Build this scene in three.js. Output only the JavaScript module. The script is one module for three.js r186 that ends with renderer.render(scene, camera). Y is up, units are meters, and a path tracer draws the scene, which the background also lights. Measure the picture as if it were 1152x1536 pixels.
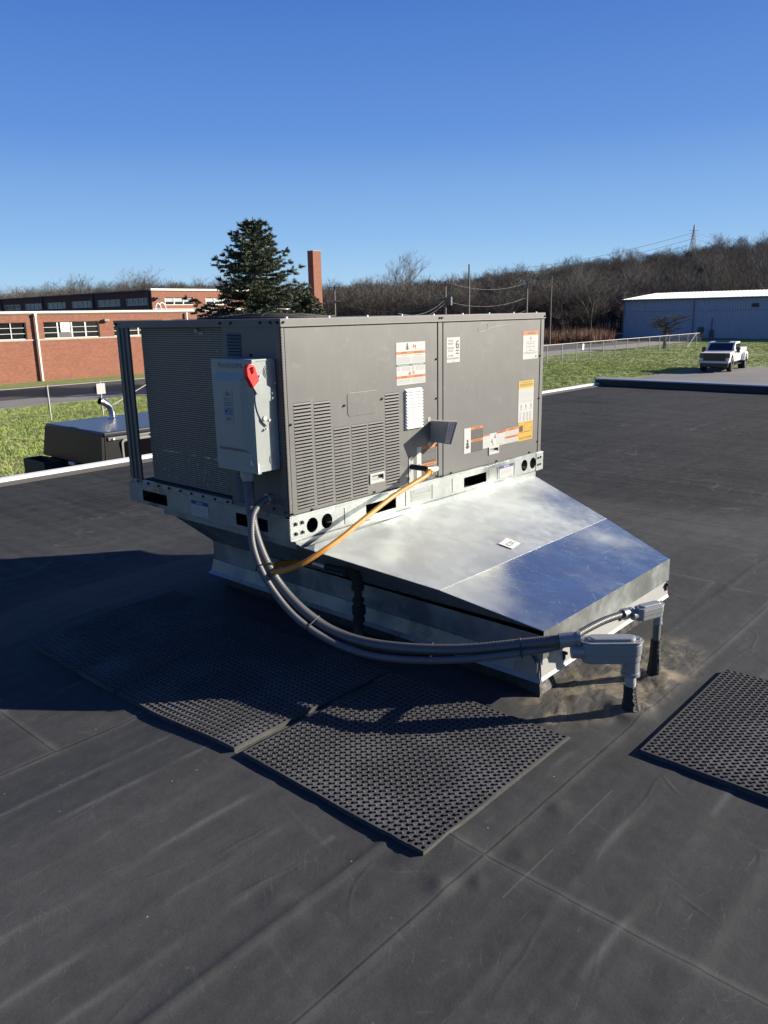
import * as THREE from 'three';
import { mergeGeometries } from 'three/addons/utils/BufferGeometryUtils.js';
import { RoundedBoxGeometry } from 'three/addons/geometries/RoundedBoxGeometry.js';
import { FontLoader } from 'three/addons/loaders/FontLoader.js';
import { TextGeometry } from 'three/addons/geometries/TextGeometry.js';

// ------------------------------------------------------------------ camera, sky, sun, exposure
const scene = new THREE.Scene();
const camera = new THREE.PerspectiveCamera(66.36, 0.75, 0.05, 4000);
camera.position.set(-1.9423, 0.8652, 2.2654);
camera.rotation.set(-0.2477, -0.833, -0.0196, 'YXZ');

const renderer = new THREE.WebGLRenderer({ antialias: true });
renderer.toneMapping = THREE.LinearToneMapping;
const EXPOSURE = 2.6;
renderer.toneMappingExposure = EXPOSURE;
renderer.shadowMap.enabled = true;

const SUN_EL = THREE.MathUtils.degToRad(20.2), SUN_AZ = THREE.MathUtils.degToRad(39);
const SUN = new THREE.Vector3(Math.cos(SUN_EL) * Math.cos(SUN_AZ), Math.sin(SUN_EL), Math.cos(SUN_EL) * Math.sin(SUN_AZ));
const sun = new THREE.DirectionalLight(new THREE.Color(1, 0.91, 0.77), 5);
sun.position.copy(SUN).multiplyScalar(60);
sun.castShadow = true;
sun.shadow.radius = 1;
sun.shadow.mapSize.set(4096, 4096);
Object.assign(sun.shadow.camera, { left: -60, right: 130, top: 60, bottom: -60, near: 1, far: 400 });
scene.add(sun, sun.target);

{ // clear afternoon sky: pale near the horizon, deep blue above, a soft glow round the sun
  const w = 1024, h = 512, data = new Float32Array(w * h * 4);
  const stops = [[0, 0.49, 0.72, 0.90], [0.03, 0.42, 0.66, 0.88], [0.09, 0.275, 0.51, 0.84], [0.2, 0.128, 0.30, 0.715], [0.33, 0.068, 0.195, 0.59], [0.6, 0.034, 0.105, 0.40], [1, 0.024, 0.075, 0.30]];
  for (let j = 0; j < h; j++) {
    const el = ((j + 0.5) / h - 0.5) * Math.PI, s = Math.max(0, Math.sin(el));
    let k = 0; while (k < stops.length - 2 && s > stops[k + 1][0]) k++;
    const t = Math.min(1, Math.max(0, (s - stops[k][0]) / (stops[k + 1][0] - stops[k][0])));
    for (let i = 0; i < w; i++) {
      const az = ((i + 0.5) / w - 0.5) * 2 * Math.PI;
      const c = Math.cos(el) * Math.cos(az) * SUN.x + Math.sin(el) * SUN.y + Math.cos(el) * Math.sin(az) * SUN.z;
      const g = Math.acos(Math.min(1, Math.max(-1, c)));
      const glow = 0.35 * Math.exp(-g / 0.16) + 0.07 * Math.exp(-g / 0.5);
      const o = (j * w + i) * 4;
      for (let q = 0; q < 3; q++) data[o + q] = ((stops[k][q + 1] * (1 - t) + stops[k + 1][q + 1] * t) + glow * [1, 0.96, 0.88][q]) / EXPOSURE;
      data[o + 3] = 1;
    }
  }
  const sky = new THREE.DataTexture(data, w, h, THREE.RGBAFormat, THREE.FloatType);
  sky.mapping = THREE.EquirectangularReflectionMapping;
  sky.magFilter = sky.minFilter = THREE.LinearFilter;
  sky.needsUpdate = true;
  scene.background = sky;
  scene.environment = sky;
}

// ------------------------------------------------------------------ helpers
let seed = 12345;
const rnd = () => { seed |= 0; seed = (seed + 0x6d2b79f5) | 0; let t = Math.imul(seed ^ (seed >>> 15), 1 | seed); t = (t + Math.imul(t ^ (t >>> 7), 61 | t)) ^ t; return ((t ^ (t >>> 14)) >>> 0) / 4294967296; };
const rr = (a, b) => a + (b - a) * rnd();
const clamp = (x, a = 0, b = 1) => Math.min(b, Math.max(a, x));
const mix = (a, b, t) => a + (b - a) * t;
const smooth = (a, b, x) => { const t = clamp((x - a) / (b - a)); return t * t * (3 - 2 * t); };
const V = (x, y, z) => new THREE.Vector3(x, y, z);
const hash2 = (x, y, s) => { let h = Math.imul(x, 374761393) + Math.imul(y, 668265263) + Math.imul(s, 2147483647 - 98765); h = Math.imul(h ^ (h >>> 13), 1274126177); return ((h ^ (h >>> 16)) >>> 0) / 4294967296; };
const NT = new Float32Array(65536); for (let i = 0; i < 65536; i++) NT[i] = hash2(i, 17, 3);
function vnoise(x, y, s = 0, per = 0) { // value noise, tiling every «per» cells when given
  const xi = Math.floor(x), yi = Math.floor(y), fx = x - xi, fy = y - yi, u = fx * fx * (3 - 2 * fx), v = fy * fy * (3 - 2 * fy);
  let x0 = xi, x1 = xi + 1, y0 = yi, y1 = yi + 1;
  if (per) { x0 = ((x0 % per) + per) % per; x1 = ((x1 % per) + per) % per; y0 = ((y0 % per) + per) % per; y1 = ((y1 % per) + per) % per; }
  const o = Math.imul(s | 0, 40503), r0 = ((y0 * 256) + o) | 0, r1 = ((y1 * 256) + o) | 0;
  const a = NT[(r0 + x0) & 65535], b = NT[(r0 + x1) & 65535], c = NT[(r1 + x0) & 65535], d = NT[(r1 + x1) & 65535];
  return (a + (b - a) * u) * (1 - v) + (c + (d - c) * u) * v;
}
function fbm(x, y, s = 0, oct = 4, per = 0) { let a = 0.5, f = 1, t = 0, n = 0; for (let i = 0; i < oct; i++) { t += a * vnoise(x * f, y * f, s + i, per * f); n += a; a *= 0.5; f *= 2; } return t / n; }
const s2l = (c) => (c <= 0.04045 ? c / 12.92 : ((c + 0.055) / 1.055) ** 2.4), l2s = (c) => (c <= 0.0031308 ? c * 12.92 : 1.055 * c ** (1 / 2.4) - 0.055);
function tex(w, h, fn, { srgb = true, repeat = true } = {}) { // fn(u, v, x, y) gives linear colour [r, g, b]
  const d = new Uint8Array(w * h * 4);
  for (let y = 0; y < h; y++) for (let x = 0; x < w; x++) {
    const c = fn((x + 0.5) / w, (y + 0.5) / h, x, y), o = (y * w + x) * 4;
    for (let k = 0; k < 3; k++) d[o + k] = Math.round(255 * (srgb ? l2s(clamp(c[k])) : clamp(c[k])));
    d[o + 3] = 255;
  }
  const t = new THREE.DataTexture(d, w, h);
  t.magFilter = THREE.LinearFilter; t.minFilter = THREE.LinearMipmapLinearFilter; t.generateMipmaps = true;
  t.wrapS = t.wrapT = repeat ? THREE.RepeatWrapping : THREE.ClampToEdgeWrapping;
  if (srgb) t.colorSpace = THREE.SRGBColorSpace;
  t.needsUpdate = true;
  return t;
}
const grey = (f) => (u, v, x, y) => { const q = f(u, v, x, y); return [q, q, q]; };
const rep = (t, s) => { const c = t.clone(); c.repeat.set(s, s); c.needsUpdate = true; return c; };
const TONE = 0.92; // all base colours as measured under the exposure above
const lin = (r, g, b) => new THREE.Color().setRGB(r * TONE, g * TONE, b * TONE);
const std = (o) => new THREE.MeshStandardMaterial({ side: THREE.DoubleSide, color: lin(1, 1, 1), ...o });
const matte = (o) => new THREE.MeshPhysicalMaterial({ side: THREE.DoubleSide, color: lin(1, 1, 1), specularIntensity: 0.2, ...o });
const plain = (r, g, b, roughness = 0.6, metalness = 0) => std({ color: lin(r, g, b), roughness, metalness });

// geometry collection
function clean(g) {
  if (g.index) g = g.toNonIndexed();
  for (const k of Object.keys(g.attributes)) if (!['position', 'normal', 'uv'].includes(k)) g.deleteAttribute(k);
  if (!g.attributes.normal) g.computeVertexNormals();
  if (!g.attributes.uv) g.setAttribute('uv', new THREE.BufferAttribute(new Float32Array(g.attributes.position.count * 2), 2));
  return g;
}
function boxUV(g) { // uv in metres, projected along the main axis of each face
  const p = g.attributes.position, n = g.attributes.normal, uv = g.attributes.uv;
  for (let i = 0; i < p.count; i += 3) {
    const nx = Math.abs(n.getX(i) + n.getX(i + 1) + n.getX(i + 2)), ny = Math.abs(n.getY(i) + n.getY(i + 1) + n.getY(i + 2)), nz = Math.abs(n.getZ(i) + n.getZ(i + 1) + n.getZ(i + 2));
    for (let k = i; k < i + 3; k++) {
      if (nx >= ny && nx >= nz) uv.setXY(k, p.getZ(k), p.getY(k));
      else if (ny >= nz) uv.setXY(k, p.getX(k), p.getZ(k));
      else uv.setXY(k, p.getX(k), p.getY(k));
    }
  }
  return g;
}
class Geo {
  constructor() { this.list = []; }
  add(g, m) { g = clean(g); if (m) g.applyMatrix4(m); this.list.push(g); return this; }
  box(x0, x1, y0, y1, z0, z1, r = 0) {
    const w = Math.abs(x1 - x0), h = Math.abs(y1 - y0), d = Math.abs(z1 - z0);
    let g = r ? new RoundedBoxGeometry(w, h, d, 2, Math.min(r, w / 2.01, h / 2.01, d / 2.01)) : new THREE.BoxGeometry(w, h, d);
    g = clean(g); g.translate((x0 + x1) / 2, (y0 + y1) / 2, (z0 + z1) / 2);
    this.list.push(boxUV(g)); return this;
  }
  cyl(a, b, r0, r1 = r0, seg = 12, open = false) {
    a = V(...a); b = V(...b); const d = b.clone().sub(a), l = d.length();
    let g = clean(new THREE.CylinderGeometry(r1, r0, l, seg, 1, open));
    const uv = g.attributes.uv; for (let i = 0; i < uv.count; i++) uv.setXY(i, uv.getX(i) * r0 * 6.28, uv.getY(i) * l);
    g.applyQuaternion(new THREE.Quaternion().setFromUnitVectors(V(0, 1, 0), d.normalize())); g.translate((a.x + b.x) / 2, (a.y + b.y) / 2, (a.z + b.z) / 2);
    this.list.push(g); return this;
  }
  tube(pts, rad, n = 60, seg = 12, ribs = 0, amp = 0) { this.list.push(tubeGeo(pts, rad, n, seg, ribs, amp)); return this; }
  quad(a, b, c, d) { // flat four-cornered sheet, corners in turn
    const g = new THREE.BufferGeometry();
    g.setAttribute('position', new THREE.Float32BufferAttribute([...a, ...b, ...c, ...a, ...c, ...d], 3)); g.computeVertexNormals();
    this.list.push(boxUV(clean(g))); return this;
  }
  slab(corners, t) { // a sheet of any planar outline with thickness t along its normal
    const P = corners.map((c) => V(...c)), n = V(0, 0, 0);
    for (let i = 0; i < P.length; i++) { const a = P[i], b = P[(i + 1) % P.length]; n.add(V((a.y - b.y) * (a.z + b.z), (a.z - b.z) * (a.x + b.x), (a.x - b.x) * (a.y + b.y))); }
    n.normalize(); const Q = P.map((q) => q.clone().addScaledVector(n, -t)), pos = [];
    const tri = (a, b, c) => pos.push(a.x, a.y, a.z, b.x, b.y, b.z, c.x, c.y, c.z);
    for (let i = 1; i < P.length - 1; i++) { tri(P[0], P[i], P[i + 1]); tri(Q[0], Q[i + 1], Q[i]); }
    for (let i = 0; i < P.length; i++) { const j = (i + 1) % P.length; tri(P[i], Q[i], Q[j]); tri(P[i], Q[j], P[j]); }
    const g = new THREE.BufferGeometry(); g.setAttribute('position', new THREE.Float32BufferAttribute(pos, 3)); g.computeVertexNormals();
    this.list.push(boxUV(clean(g))); return this;
  }
  done() { return this.list.length === 1 ? this.list[0] : mergeGeometries(this.list); }
}
function tubeGeo(pts, rad, n = 60, seg = 12, ribs = 0, amp = 0) {
  const curve = new THREE.CatmullRomCurve3(pts.map((p) => V(...p)), false, 'centripetal');
  const fr = curve.computeFrenetFrames(n, false), len = curve.getLength(), pos = [], uv = [], idx = [];
  for (let i = 0; i <= n; i++) {
    const t = i / n, c = curve.getPointAt(t), r = (typeof rad === 'function' ? rad(t) : rad) + (ribs ? amp * Math.sin(t * len * ribs * 2 * Math.PI) : 0);
    for (let j = 0; j <= seg; j++) {
      const a = (j / seg) * 2 * Math.PI, p = c.clone().addScaledVector(fr.normals[i], Math.cos(a) * r).addScaledVector(fr.binormals[i], Math.sin(a) * r);
      pos.push(p.x, p.y, p.z); uv.push(t * len, j / seg);
    }
  }
  for (let i = 0; i < n; i++) for (let j = 0; j < seg; j++) { const a = i * (seg + 1) + j, b = a + seg + 1; idx.push(a, b, a + 1, b, b + 1, a + 1); }
  const g = new THREE.BufferGeometry();
  g.setAttribute('position', new THREE.Float32BufferAttribute(pos, 3)); g.setAttribute('uv', new THREE.Float32BufferAttribute(uv, 2)); g.setIndex(idx); g.computeVertexNormals();
  return clean(g);
}
const box = (...a) => new Geo().box(...a).done();
function shape(pts) { const s = new THREE.Shape(); pts.forEach(([x, y], i) => (i ? s.lineTo(x, y) : s.moveTo(x, y))); s.closePath(); return s; }
function roundRect(x0, y0, x1, y1, r, P = THREE.Shape) { const s = new P(); s.moveTo(x0 + r, y0); s.lineTo(x1 - r, y0); s.absarc(x1 - r, y0 + r, r, -Math.PI / 2, 0); s.lineTo(x1, y1 - r); s.absarc(x1 - r, y1 - r, r, 0, Math.PI / 2); s.lineTo(x0 + r, y1); s.absarc(x0 + r, y1 - r, r, Math.PI / 2, Math.PI); s.lineTo(x0, y0 + r); s.absarc(x0 + r, y0 + r, r, Math.PI, 1.5 * Math.PI); return s; }
function circ(x, y, r) { const p = new THREE.Path(); p.absarc(x, y, r, 0, 2 * Math.PI, true); return p; }
function extrude(s, depth, bevel = 0, seg = 10) { const g = clean(new THREE.ExtrudeGeometry(s, { depth: depth - 2 * bevel, bevelEnabled: bevel > 0, bevelSize: bevel, bevelThickness: bevel, bevelSegments: 2, bevelOffset: -bevel, curveSegments: seg })); g.translate(0, 0, bevel); return boxUV(g); }
// a shape drawn as (z, y) on the left side of things: stands at x = x0 and is «depth» thick towards +x
function onLeft(g, x0) { g.applyMatrix4(new THREE.Matrix4().set(0, 0, 1, x0, 0, 1, 0, 0, 1, 0, 0, 0, 0, 0, 0, 1)); const n = g.attributes.normal, p = g.attributes.position; flip(g); return boxUV(g); }
function flip(g) { const p = g.attributes.position, a = V(0, 0, 0), b = V(0, 0, 0); for (const k of ['position', 'normal', 'uv']) { const t = g.attributes[k], s = t.itemSize; for (let i = 0; i < p.count; i += 3) for (let q = 0; q < s; q++) { const x = t.array[(i + 1) * s + q]; t.array[(i + 1) * s + q] = t.array[(i + 2) * s + q]; t.array[(i + 2) * s + q] = x; } } return g; }

// objects
const used = {};
function numbered(n) { used[n] = (used[n] ?? -1) + 1; return used[n] ? `${n}_${String(used[n]).padStart(3, '0')}` : n; }
const shadows = (m) => { m.castShadow = m.receiveShadow = true; return m; };
function worldOf(o) { const p = V(0, 0, 0); for (let q = o; q && q !== scene; q = q.parent) p.add(q.position); return p; }
function thing(name, label, category, [x, y, z], group) {
  const o = new THREE.Group(); o.name = numbered(name); o.position.set(x, y, z); scene.add(o);
  o.userData = { label, category }; if (group) o.userData.group = group;
  return o;
}
function part(parent, name, geo, mat, extra) { // geometry is given in world coordinates
  if (geo instanceof Geo) geo = geo.done();
  const w = worldOf(parent); geo.translate(-w.x, -w.y, -w.z);
  const m = shadows(new THREE.Mesh(geo, mat)); m.name = name; parent.add(m);
  if (extra) Object.assign(m.userData, extra);
  return m;
}
function lpart(parent, name, geo, mat, extra) { // geometry in the parent's own coordinates
  if (geo instanceof Geo) geo = geo.done();
  const m = shadows(new THREE.Mesh(geo, mat)); m.name = name; parent.add(m);
  if (extra) Object.assign(m.userData, extra);
  return m;
}
function piece(parent, name, geo, mat, x, y, z) { // shared geometry, placed at a world point
  const w = worldOf(parent), m = shadows(new THREE.Mesh(geo, mat)); m.name = name; m.position.set(x - w.x, y - w.y, z - w.z); parent.add(m); return m;
}
function single(name, geo, mat, label, category, [x, y, z], group) {
  if (geo instanceof Geo) geo = geo.done(); geo.translate(-x, -y, -z);
  const m = shadows(new THREE.Mesh(geo, mat)); m.name = numbered(name); m.position.set(x, y, z); scene.add(m);
  m.userData = { label, category }; if (group) m.userData.group = group; return m;
}
function struct(name, geo, mat) { if (geo instanceof Geo) geo = geo.done(); const m = shadows(new THREE.Mesh(geo, mat)); m.name = numbered(name); scene.add(m); m.userData.kind = 'structure'; return m; }
function stuff(o, name, label, category) { o.name = numbered(name); shadows(o); scene.add(o); o.userData = { kind: 'stuff', label, category }; return o; }
function copy(src, [x, y, z], turn, label, name) { const c = src.clone(); c.name = numbered(name ?? src.name.replace(/_\d{3}$/, '')); c.userData = { ...src.userData }; if (label) c.userData.label = label; c.position.set(x, y, z); if (turn !== undefined) c.rotation.y = turn; scene.add(c); return c; }

// ------------------------------------------------------------------ materials
const T = {};
T.smudge = tex(1024, 1024, grey((u, v) => { const d = fbm(u * 9, v * 9, 6, 4, 9), st = fbm(u * 40, v * 5, 8, 3, 40), fl = fbm(u * 34, v * 34, 7, 3, 34); return 0.80 + 0.10 * fbm(u * 6, v * 6, 3, 5, 6) + 0.05 * smooth(0.55, 0.75, st) + 0.16 * smooth(0.55, 0.68, d) * smooth(0.55, 0.72, fl); })); // dust, rub marks and dry runs
T.galv = tex(1024, 1024, (u, v) => { // zinc spangle and cloudy oxide
  let best = 9, id = 0; const N = 26, px = u * N, py = v * N, xi = Math.floor(px), yi = Math.floor(py);
  for (let a = -1; a <= 1; a++) for (let b = -1; b <= 1; b++) { const cx = xi + a, cy = yi + b, wx = (cx + N) % N, wy = (cy + N) % N, d = (cx + hash2(wx, wy, 5) - px) ** 2 + (cy + hash2(wx, wy, 6) - py) ** 2; if (d < best) { best = d; id = hash2(wx, wy, 7); } }
  const q = 0.80 + 0.10 * (id - 0.5) + 0.22 * (fbm(u * 5, v * 5, 11, 5, 5) - 0.5);
  return [q * 0.99, q, q * 0.985];
});
const SCR = new Float32Array(1024 * 1024); // long and short scratches left by handling
for (let k = 0; k < 520; k++) { let x = rnd() * 1024, y = rnd() * 1024, a = rr(0, 6.28), l = rnd() < 0.04 ? rr(100, 300) : rr(4, 34), w = rr(0.3, 1); if (rnd() < 0.3) a = rr(0.3, 1.1); for (let t = 0; t < l; t++) { x += Math.cos(a); y += Math.sin(a); a += rr(-0.07, 0.07); SCR[(((y | 0) % 1024 + 1024) % 1024) * 1024 + (((x | 0) % 1024) + 1024) % 1024] = w; } }
for (let k = 0; k < 1100; k++) { const x = (rnd() * 1022) | 0, y = (rnd() * 1022) | 0; SCR[y * 1024 + x] = SCR[y * 1024 + x + 1] = SCR[(y + 1) * 1024 + x] = rr(0.4, 1); }
T.galvRough = tex(1024, 1024, grey((u, v, x, y) => { const c = fbm(u * 4, v * 4, 21, 5, 4), sp = fbm(u * 30, v * 30, 23, 2, 30); return clamp(0.36 + 1.1 * (c - 0.36) + 0.16 * (sp - 0.5) + 0.8 * SCR[y * 1024 + x], 0.12, 1); }), { srgb: false });
T.dullRough = tex(512, 512, grey((u, v) => clamp(0.60 + 0.5 * (fbm(u * 4, v * 4, 27, 5, 4) - 0.5) + 0.12 * (fbm(u * 40, v * 40, 29, 2, 40) - 0.5))), { srgb: false });
T.wave = tex(512, 512, grey((u, v) => fbm(u * 3, v * 3, 31, 3, 3)), { srgb: false });
T.grain = tex(512, 512, grey((u, v) => 0.5 * vnoise(u * 128, v * 128, 41, 128) + 0.5 * vnoise(u * 256, v * 256, 42, 256)), { srgb: false });

const M = {};
M.paint = std({ color: lin(0.102, 0.101, 0.098), map: rep(T.smudge, 1.3), roughness: 0.5, bumpMap: rep(T.wave, 1.2), bumpScale: 0.004 });
M.paintDark = std({ color: lin(0.085, 0.088, 0.09), map: rep(T.smudge, 2), roughness: 0.5 });
M.galv = std({ color: lin(0.34, 0.365, 0.37), map: rep(T.galv, 1.4), roughnessMap: rep(T.galvRough, 1.3), roughness: 0.9, metalness: 0.68, bumpMap: rep(T.wave, 1.5), bumpScale: 0.004 });
M.galvHood = std({ color: lin(0.66, 0.70, 0.70), map: rep(T.galv, 0.9), roughnessMap: rep(T.galvRough, 0.75), roughness: 0.62, metalness: 0.93, bumpMap: rep(T.wave, 0.9), bumpScale: 0.008 });
M.galvDull = std({ color: lin(0.66, 0.70, 0.70), map: rep(T.galv, 0.9), roughnessMap: rep(T.dullRough, 0.8), roughness: 0.95, metalness: 0.95, bumpMap: rep(T.wave, 0.9), bumpScale: 0.005 });
M.steel = plain(0.48, 0.48, 0.47, 0.4, 0.9);
M.black = plain(0.012, 0.012, 0.013, 0.7);
M.void = plain(0.006, 0.006, 0.007, 0.9);  // near-black colour painting the dark inside slots and hollows
M.coil = plain(0.21, 0.205, 0.19, 0.45, 0.3);
M.coilFin = plain(0.075, 0.073, 0.068, 0.8);
M.white = plain(0.72, 0.72, 0.69, 0.45);
M.lightGrey = plain(0.30, 0.305, 0.295, 0.5);
M.boxGrey = std({ color: lin(0.27, 0.30, 0.295), map: rep(T.smudge, 3), roughness: 0.42 });
M.red = plain(0.62, 0.015, 0.012, 0.4);
M.yellow = plain(0.40, 0.165, 0.012, 0.5);
M.brass = plain(0.75, 0.52, 0.2, 0.3, 0.95);
M.iron = std({ color: lin(0.028, 0.024, 0.021), roughness: 0.75, metalness: 0.3, bumpMap: rep(T.grain, 6), bumpScale: 0.0015 });
M.conduit = std({ color: lin(0.066, 0.068, 0.072), roughness: 0.42 });
M.bodyGrey = std({ color: lin(0.25, 0.265, 0.27), roughness: 0.38, metalness: 0.15, map: rep(T.smudge, 4) });
M.rubber = std({ color: lin(0.014, 0.014, 0.015), roughness: 0.62, bumpMap: rep(T.wave, 9), bumpScale: 0.01 });
M.tie = plain(0.01, 0.01, 0.01, 0.5);

function canvasMat(w, h, draw, opt = {}) {
  const c = document.createElement('canvas'); c.width = w; c.height = h; const x = c.getContext('2d');
  x.fillStyle = '#e9e9e6'; x.fillRect(0, 0, w, h); draw(x, w, h);
  const t = new THREE.CanvasTexture(c); t.colorSpace = THREE.SRGBColorSpace; t.needsUpdate = true;
  return std({ map: t, color: lin(0.42, 0.425, 0.43), roughness: 0.6, ...opt });
}
function lines(x, x0, y0, x1, y1, step, color = '#4a4a4a', th = 2.2) { x.fillStyle = color; for (let y = y0; y < y1; y += step) { let q = x0; while (q < x1) { const l = rr(4, 16); x.fillRect(q, y, Math.min(l, x1 - q), th); q += l + rr(2, 4); } if (rnd() < 0.2) y += step * 0.4; } }
function text(x, s, px, py, size, color = '#111', font = 'bold', align = 'center') { x.fillStyle = color; x.font = `${font} ${size}px sans-serif`; x.textAlign = align; x.textBaseline = 'middle'; x.fillText(s, px, py); }
// a thin printed sticker on the +z side: corners x0..x1, y0..y1 at plane z
function stickerZ(x0, x1, y0, y1, z) { const g = clean(new THREE.BoxGeometry(x1 - x0, y1 - y0, 0.0012)); g.translate((x0 + x1) / 2, (y0 + y1) / 2, z); return g; }
// the same on a side that faces -x
function stickerX(z0, z1, y0, y1, x) { const g = clean(new THREE.BoxGeometry(z1 - z0, y1 - y0, 0.0012)); g.rotateY(-Math.PI / 2); g.translate(x, (y0 + y1) / 2, (z0 + z1) / 2); return g; }

// ------------------------------------------------------------------ the roof we stand on
const ROOF = -0.48, GROUND = -3.6;
const MATS = [[-0.617, 0.12, 0.439, 1.173], [-0.62, 0.115, -0.335, 0.40], [-0.625, 0.11, -1.035, -0.338], [0.195, 0.945, 1.380, 2.125]];
const zSeams = [[1.286, 0.0030, -4, 12], [-0.122, 0.0025, -4, -0.3], [-1.42, 0.0025, -4, 12], [-2.75, 0.0025, -4, 12], [-3.9, 0.0025, -4, 12]]; // run along x; sheet on the far side lies on top
const xSeams = [[-0.51, 0.003, 1.12, 3.4], [-0.963, 0.003, -0.62, -0.125], [1.89, 0.003, 1.06, 1.286], [1.93, 0.004, 0.60, 0.98], [4.6, 0.003, -1.42, 1.286], [3.1, 0.003, -2.75, -1.42], [6.4, 0.003, -3.9, -2.75], [7.3, 0.003, -1.42, 2.8], [-0.9, 0.003, -2.75, -1.42]];
const posts = [[0.426, 1.24, 0.05], [0.733, 1.194, 0.035], [0.22, 0.15, 0.04]];
function siltAt(x, z) { // dried silt round the conduit posts and the curb corner
  if (x < -0.2 || x > 1.5 || z < 0.6 || z > 1.6) return 0;
  const n = fbm(x * 4, z * 4, 71, 4);
  return smooth(0.0, 0.5, 1 - Math.hypot((x - 0.64) / 0.58, (z - 1.09) / 0.25) + 0.8 * (n - 0.5));
}
const FOLDS = [[0.62, 0.0028, -1.6, -0.55], [0.80, 0.0022, -1.6, -0.5], [0.935, 0.0016, -1.6, -0.7], [0.30, 0.0022, -1.6, -0.62], [0.12, 0.0018, -1.6, -0.64], [0.46, 0.0014, -1.6, -0.62], [1.17, 0.0018, -1.3, -0.5], [1.50, 0.0022, -1.2, 2.2], [1.66, 0.0020, -1.0, 2.2], [1.83, 0.0024, -1.0, 2.2], [2.02, 0.002, -0.9, 2.2], [1.22, 0.0014, -0.4, 0.4], [-0.55, 0.002, -1.7, -0.65], [-0.85, 0.002, -1.7, -0.65], [-1.15, 0.0025, -1.7, 2.2], [0.55, 0.0022, 1.5, 2.3], [0.2, 0.002, 1.5, 2.3]]; // long low folds pulled into the sheet
const foldZ = (x, fz) => fz + 0.03 * (fbm(x * 1.1, fz * 7, 57, 2) - 0.5);
const roofDrop = (x, z) => -0.12 * Math.max(smooth(-0.98, -2.2, z), smooth(2.2, 4.2, x)) - 0.05 * smooth(-0.20, -0.75, x) * smooth(0.42, -0.2, z); // surface shaped lower here to shift where the cast shadow edges fall
function roofH(x, z) {
  let h = 0.006 * (fbm(x * 0.9, z * 2.2, 51, 3) - 0.5) + 0.0028 * (fbm(x * 2.2, z * 5, 55, 3) - 0.5);
  for (const [zs, d, a, b] of zSeams) if (x > a && x < b) { const q = zs + 0.006 * (fbm(x * 1.5, 7, zs * 10 | 0, 2) - 0.5); h += d * (z < q ? smooth(q - 0.35, q - 0.02, z) : 1 - smooth(q, q + 0.012, z)); }
  for (const [xs, d, a, b] of xSeams) if (z > a && z < b) { const q = xs + 0.01 * (fbm(z * 2, 3, 5, 2) - 0.5); h += d * (x < q ? smooth(q - 0.25, q - 0.01, x) : 1 - smooth(q, q + 0.014, x)); }
  const rz = 1.06 + 0.02 * (fbm(x * 1.2, 2, 9, 2) - 0.5); // long pulled ridge of the membrane
  h += (x < -0.55 ? 0.0050 : 0.002) * Math.exp(-(((z - rz) / 0.012) ** 2));
  for (const [fz, fa, f0, f1] of FOLDS) if (x > f0 && x < f1 && Math.abs(z - fz) < 0.12) { const d = z - foldZ(x, fz), e = smooth(f0, f0 + 0.15, x) * (1 - smooth(f1 - 0.15, f1, x)); h += 0.75 * e * fa * (0.5 + fbm(x * 2.5, fz * 5, 59, 2)) * Math.exp(-((d / (d > 0 ? 0.014 : 0.045)) ** 2)); }
  for (const [bx, bz, s, a] of [[-0.211, 1.326, 0.035, 0.006], [-0.67, 1.27, 0.03, 0.007], [-0.60, 1.33, 0.02, 0.005], [-0.45, 1.36, 0.03, 0.004], [-0.5, 1.18, 0.04, 0.005], [-0.95, 1.0, 0.05, 0.004]]) h += a * Math.exp(-(((x - bx) / s) ** 2 + ((z - bz) / (s * 0.8)) ** 2));
  const silt = siltAt(x, z);
  if (silt > 0) { const w = fbm(x * 6 + 3 * fbm(x * 4, z * 4, 61, 2), z * 17 + 4 * fbm(x * 5, z * 5, 63, 2), 65, 4); h += silt * 0.009 * Math.abs(w - 0.5) * 2; }
  for (const [px, pz, r] of posts) { const d = Math.hypot(x - px, z - pz); h += 0.014 * Math.exp(-((Math.max(0, d - r) / 0.03) ** 2)); }
  return h;
}
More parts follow.
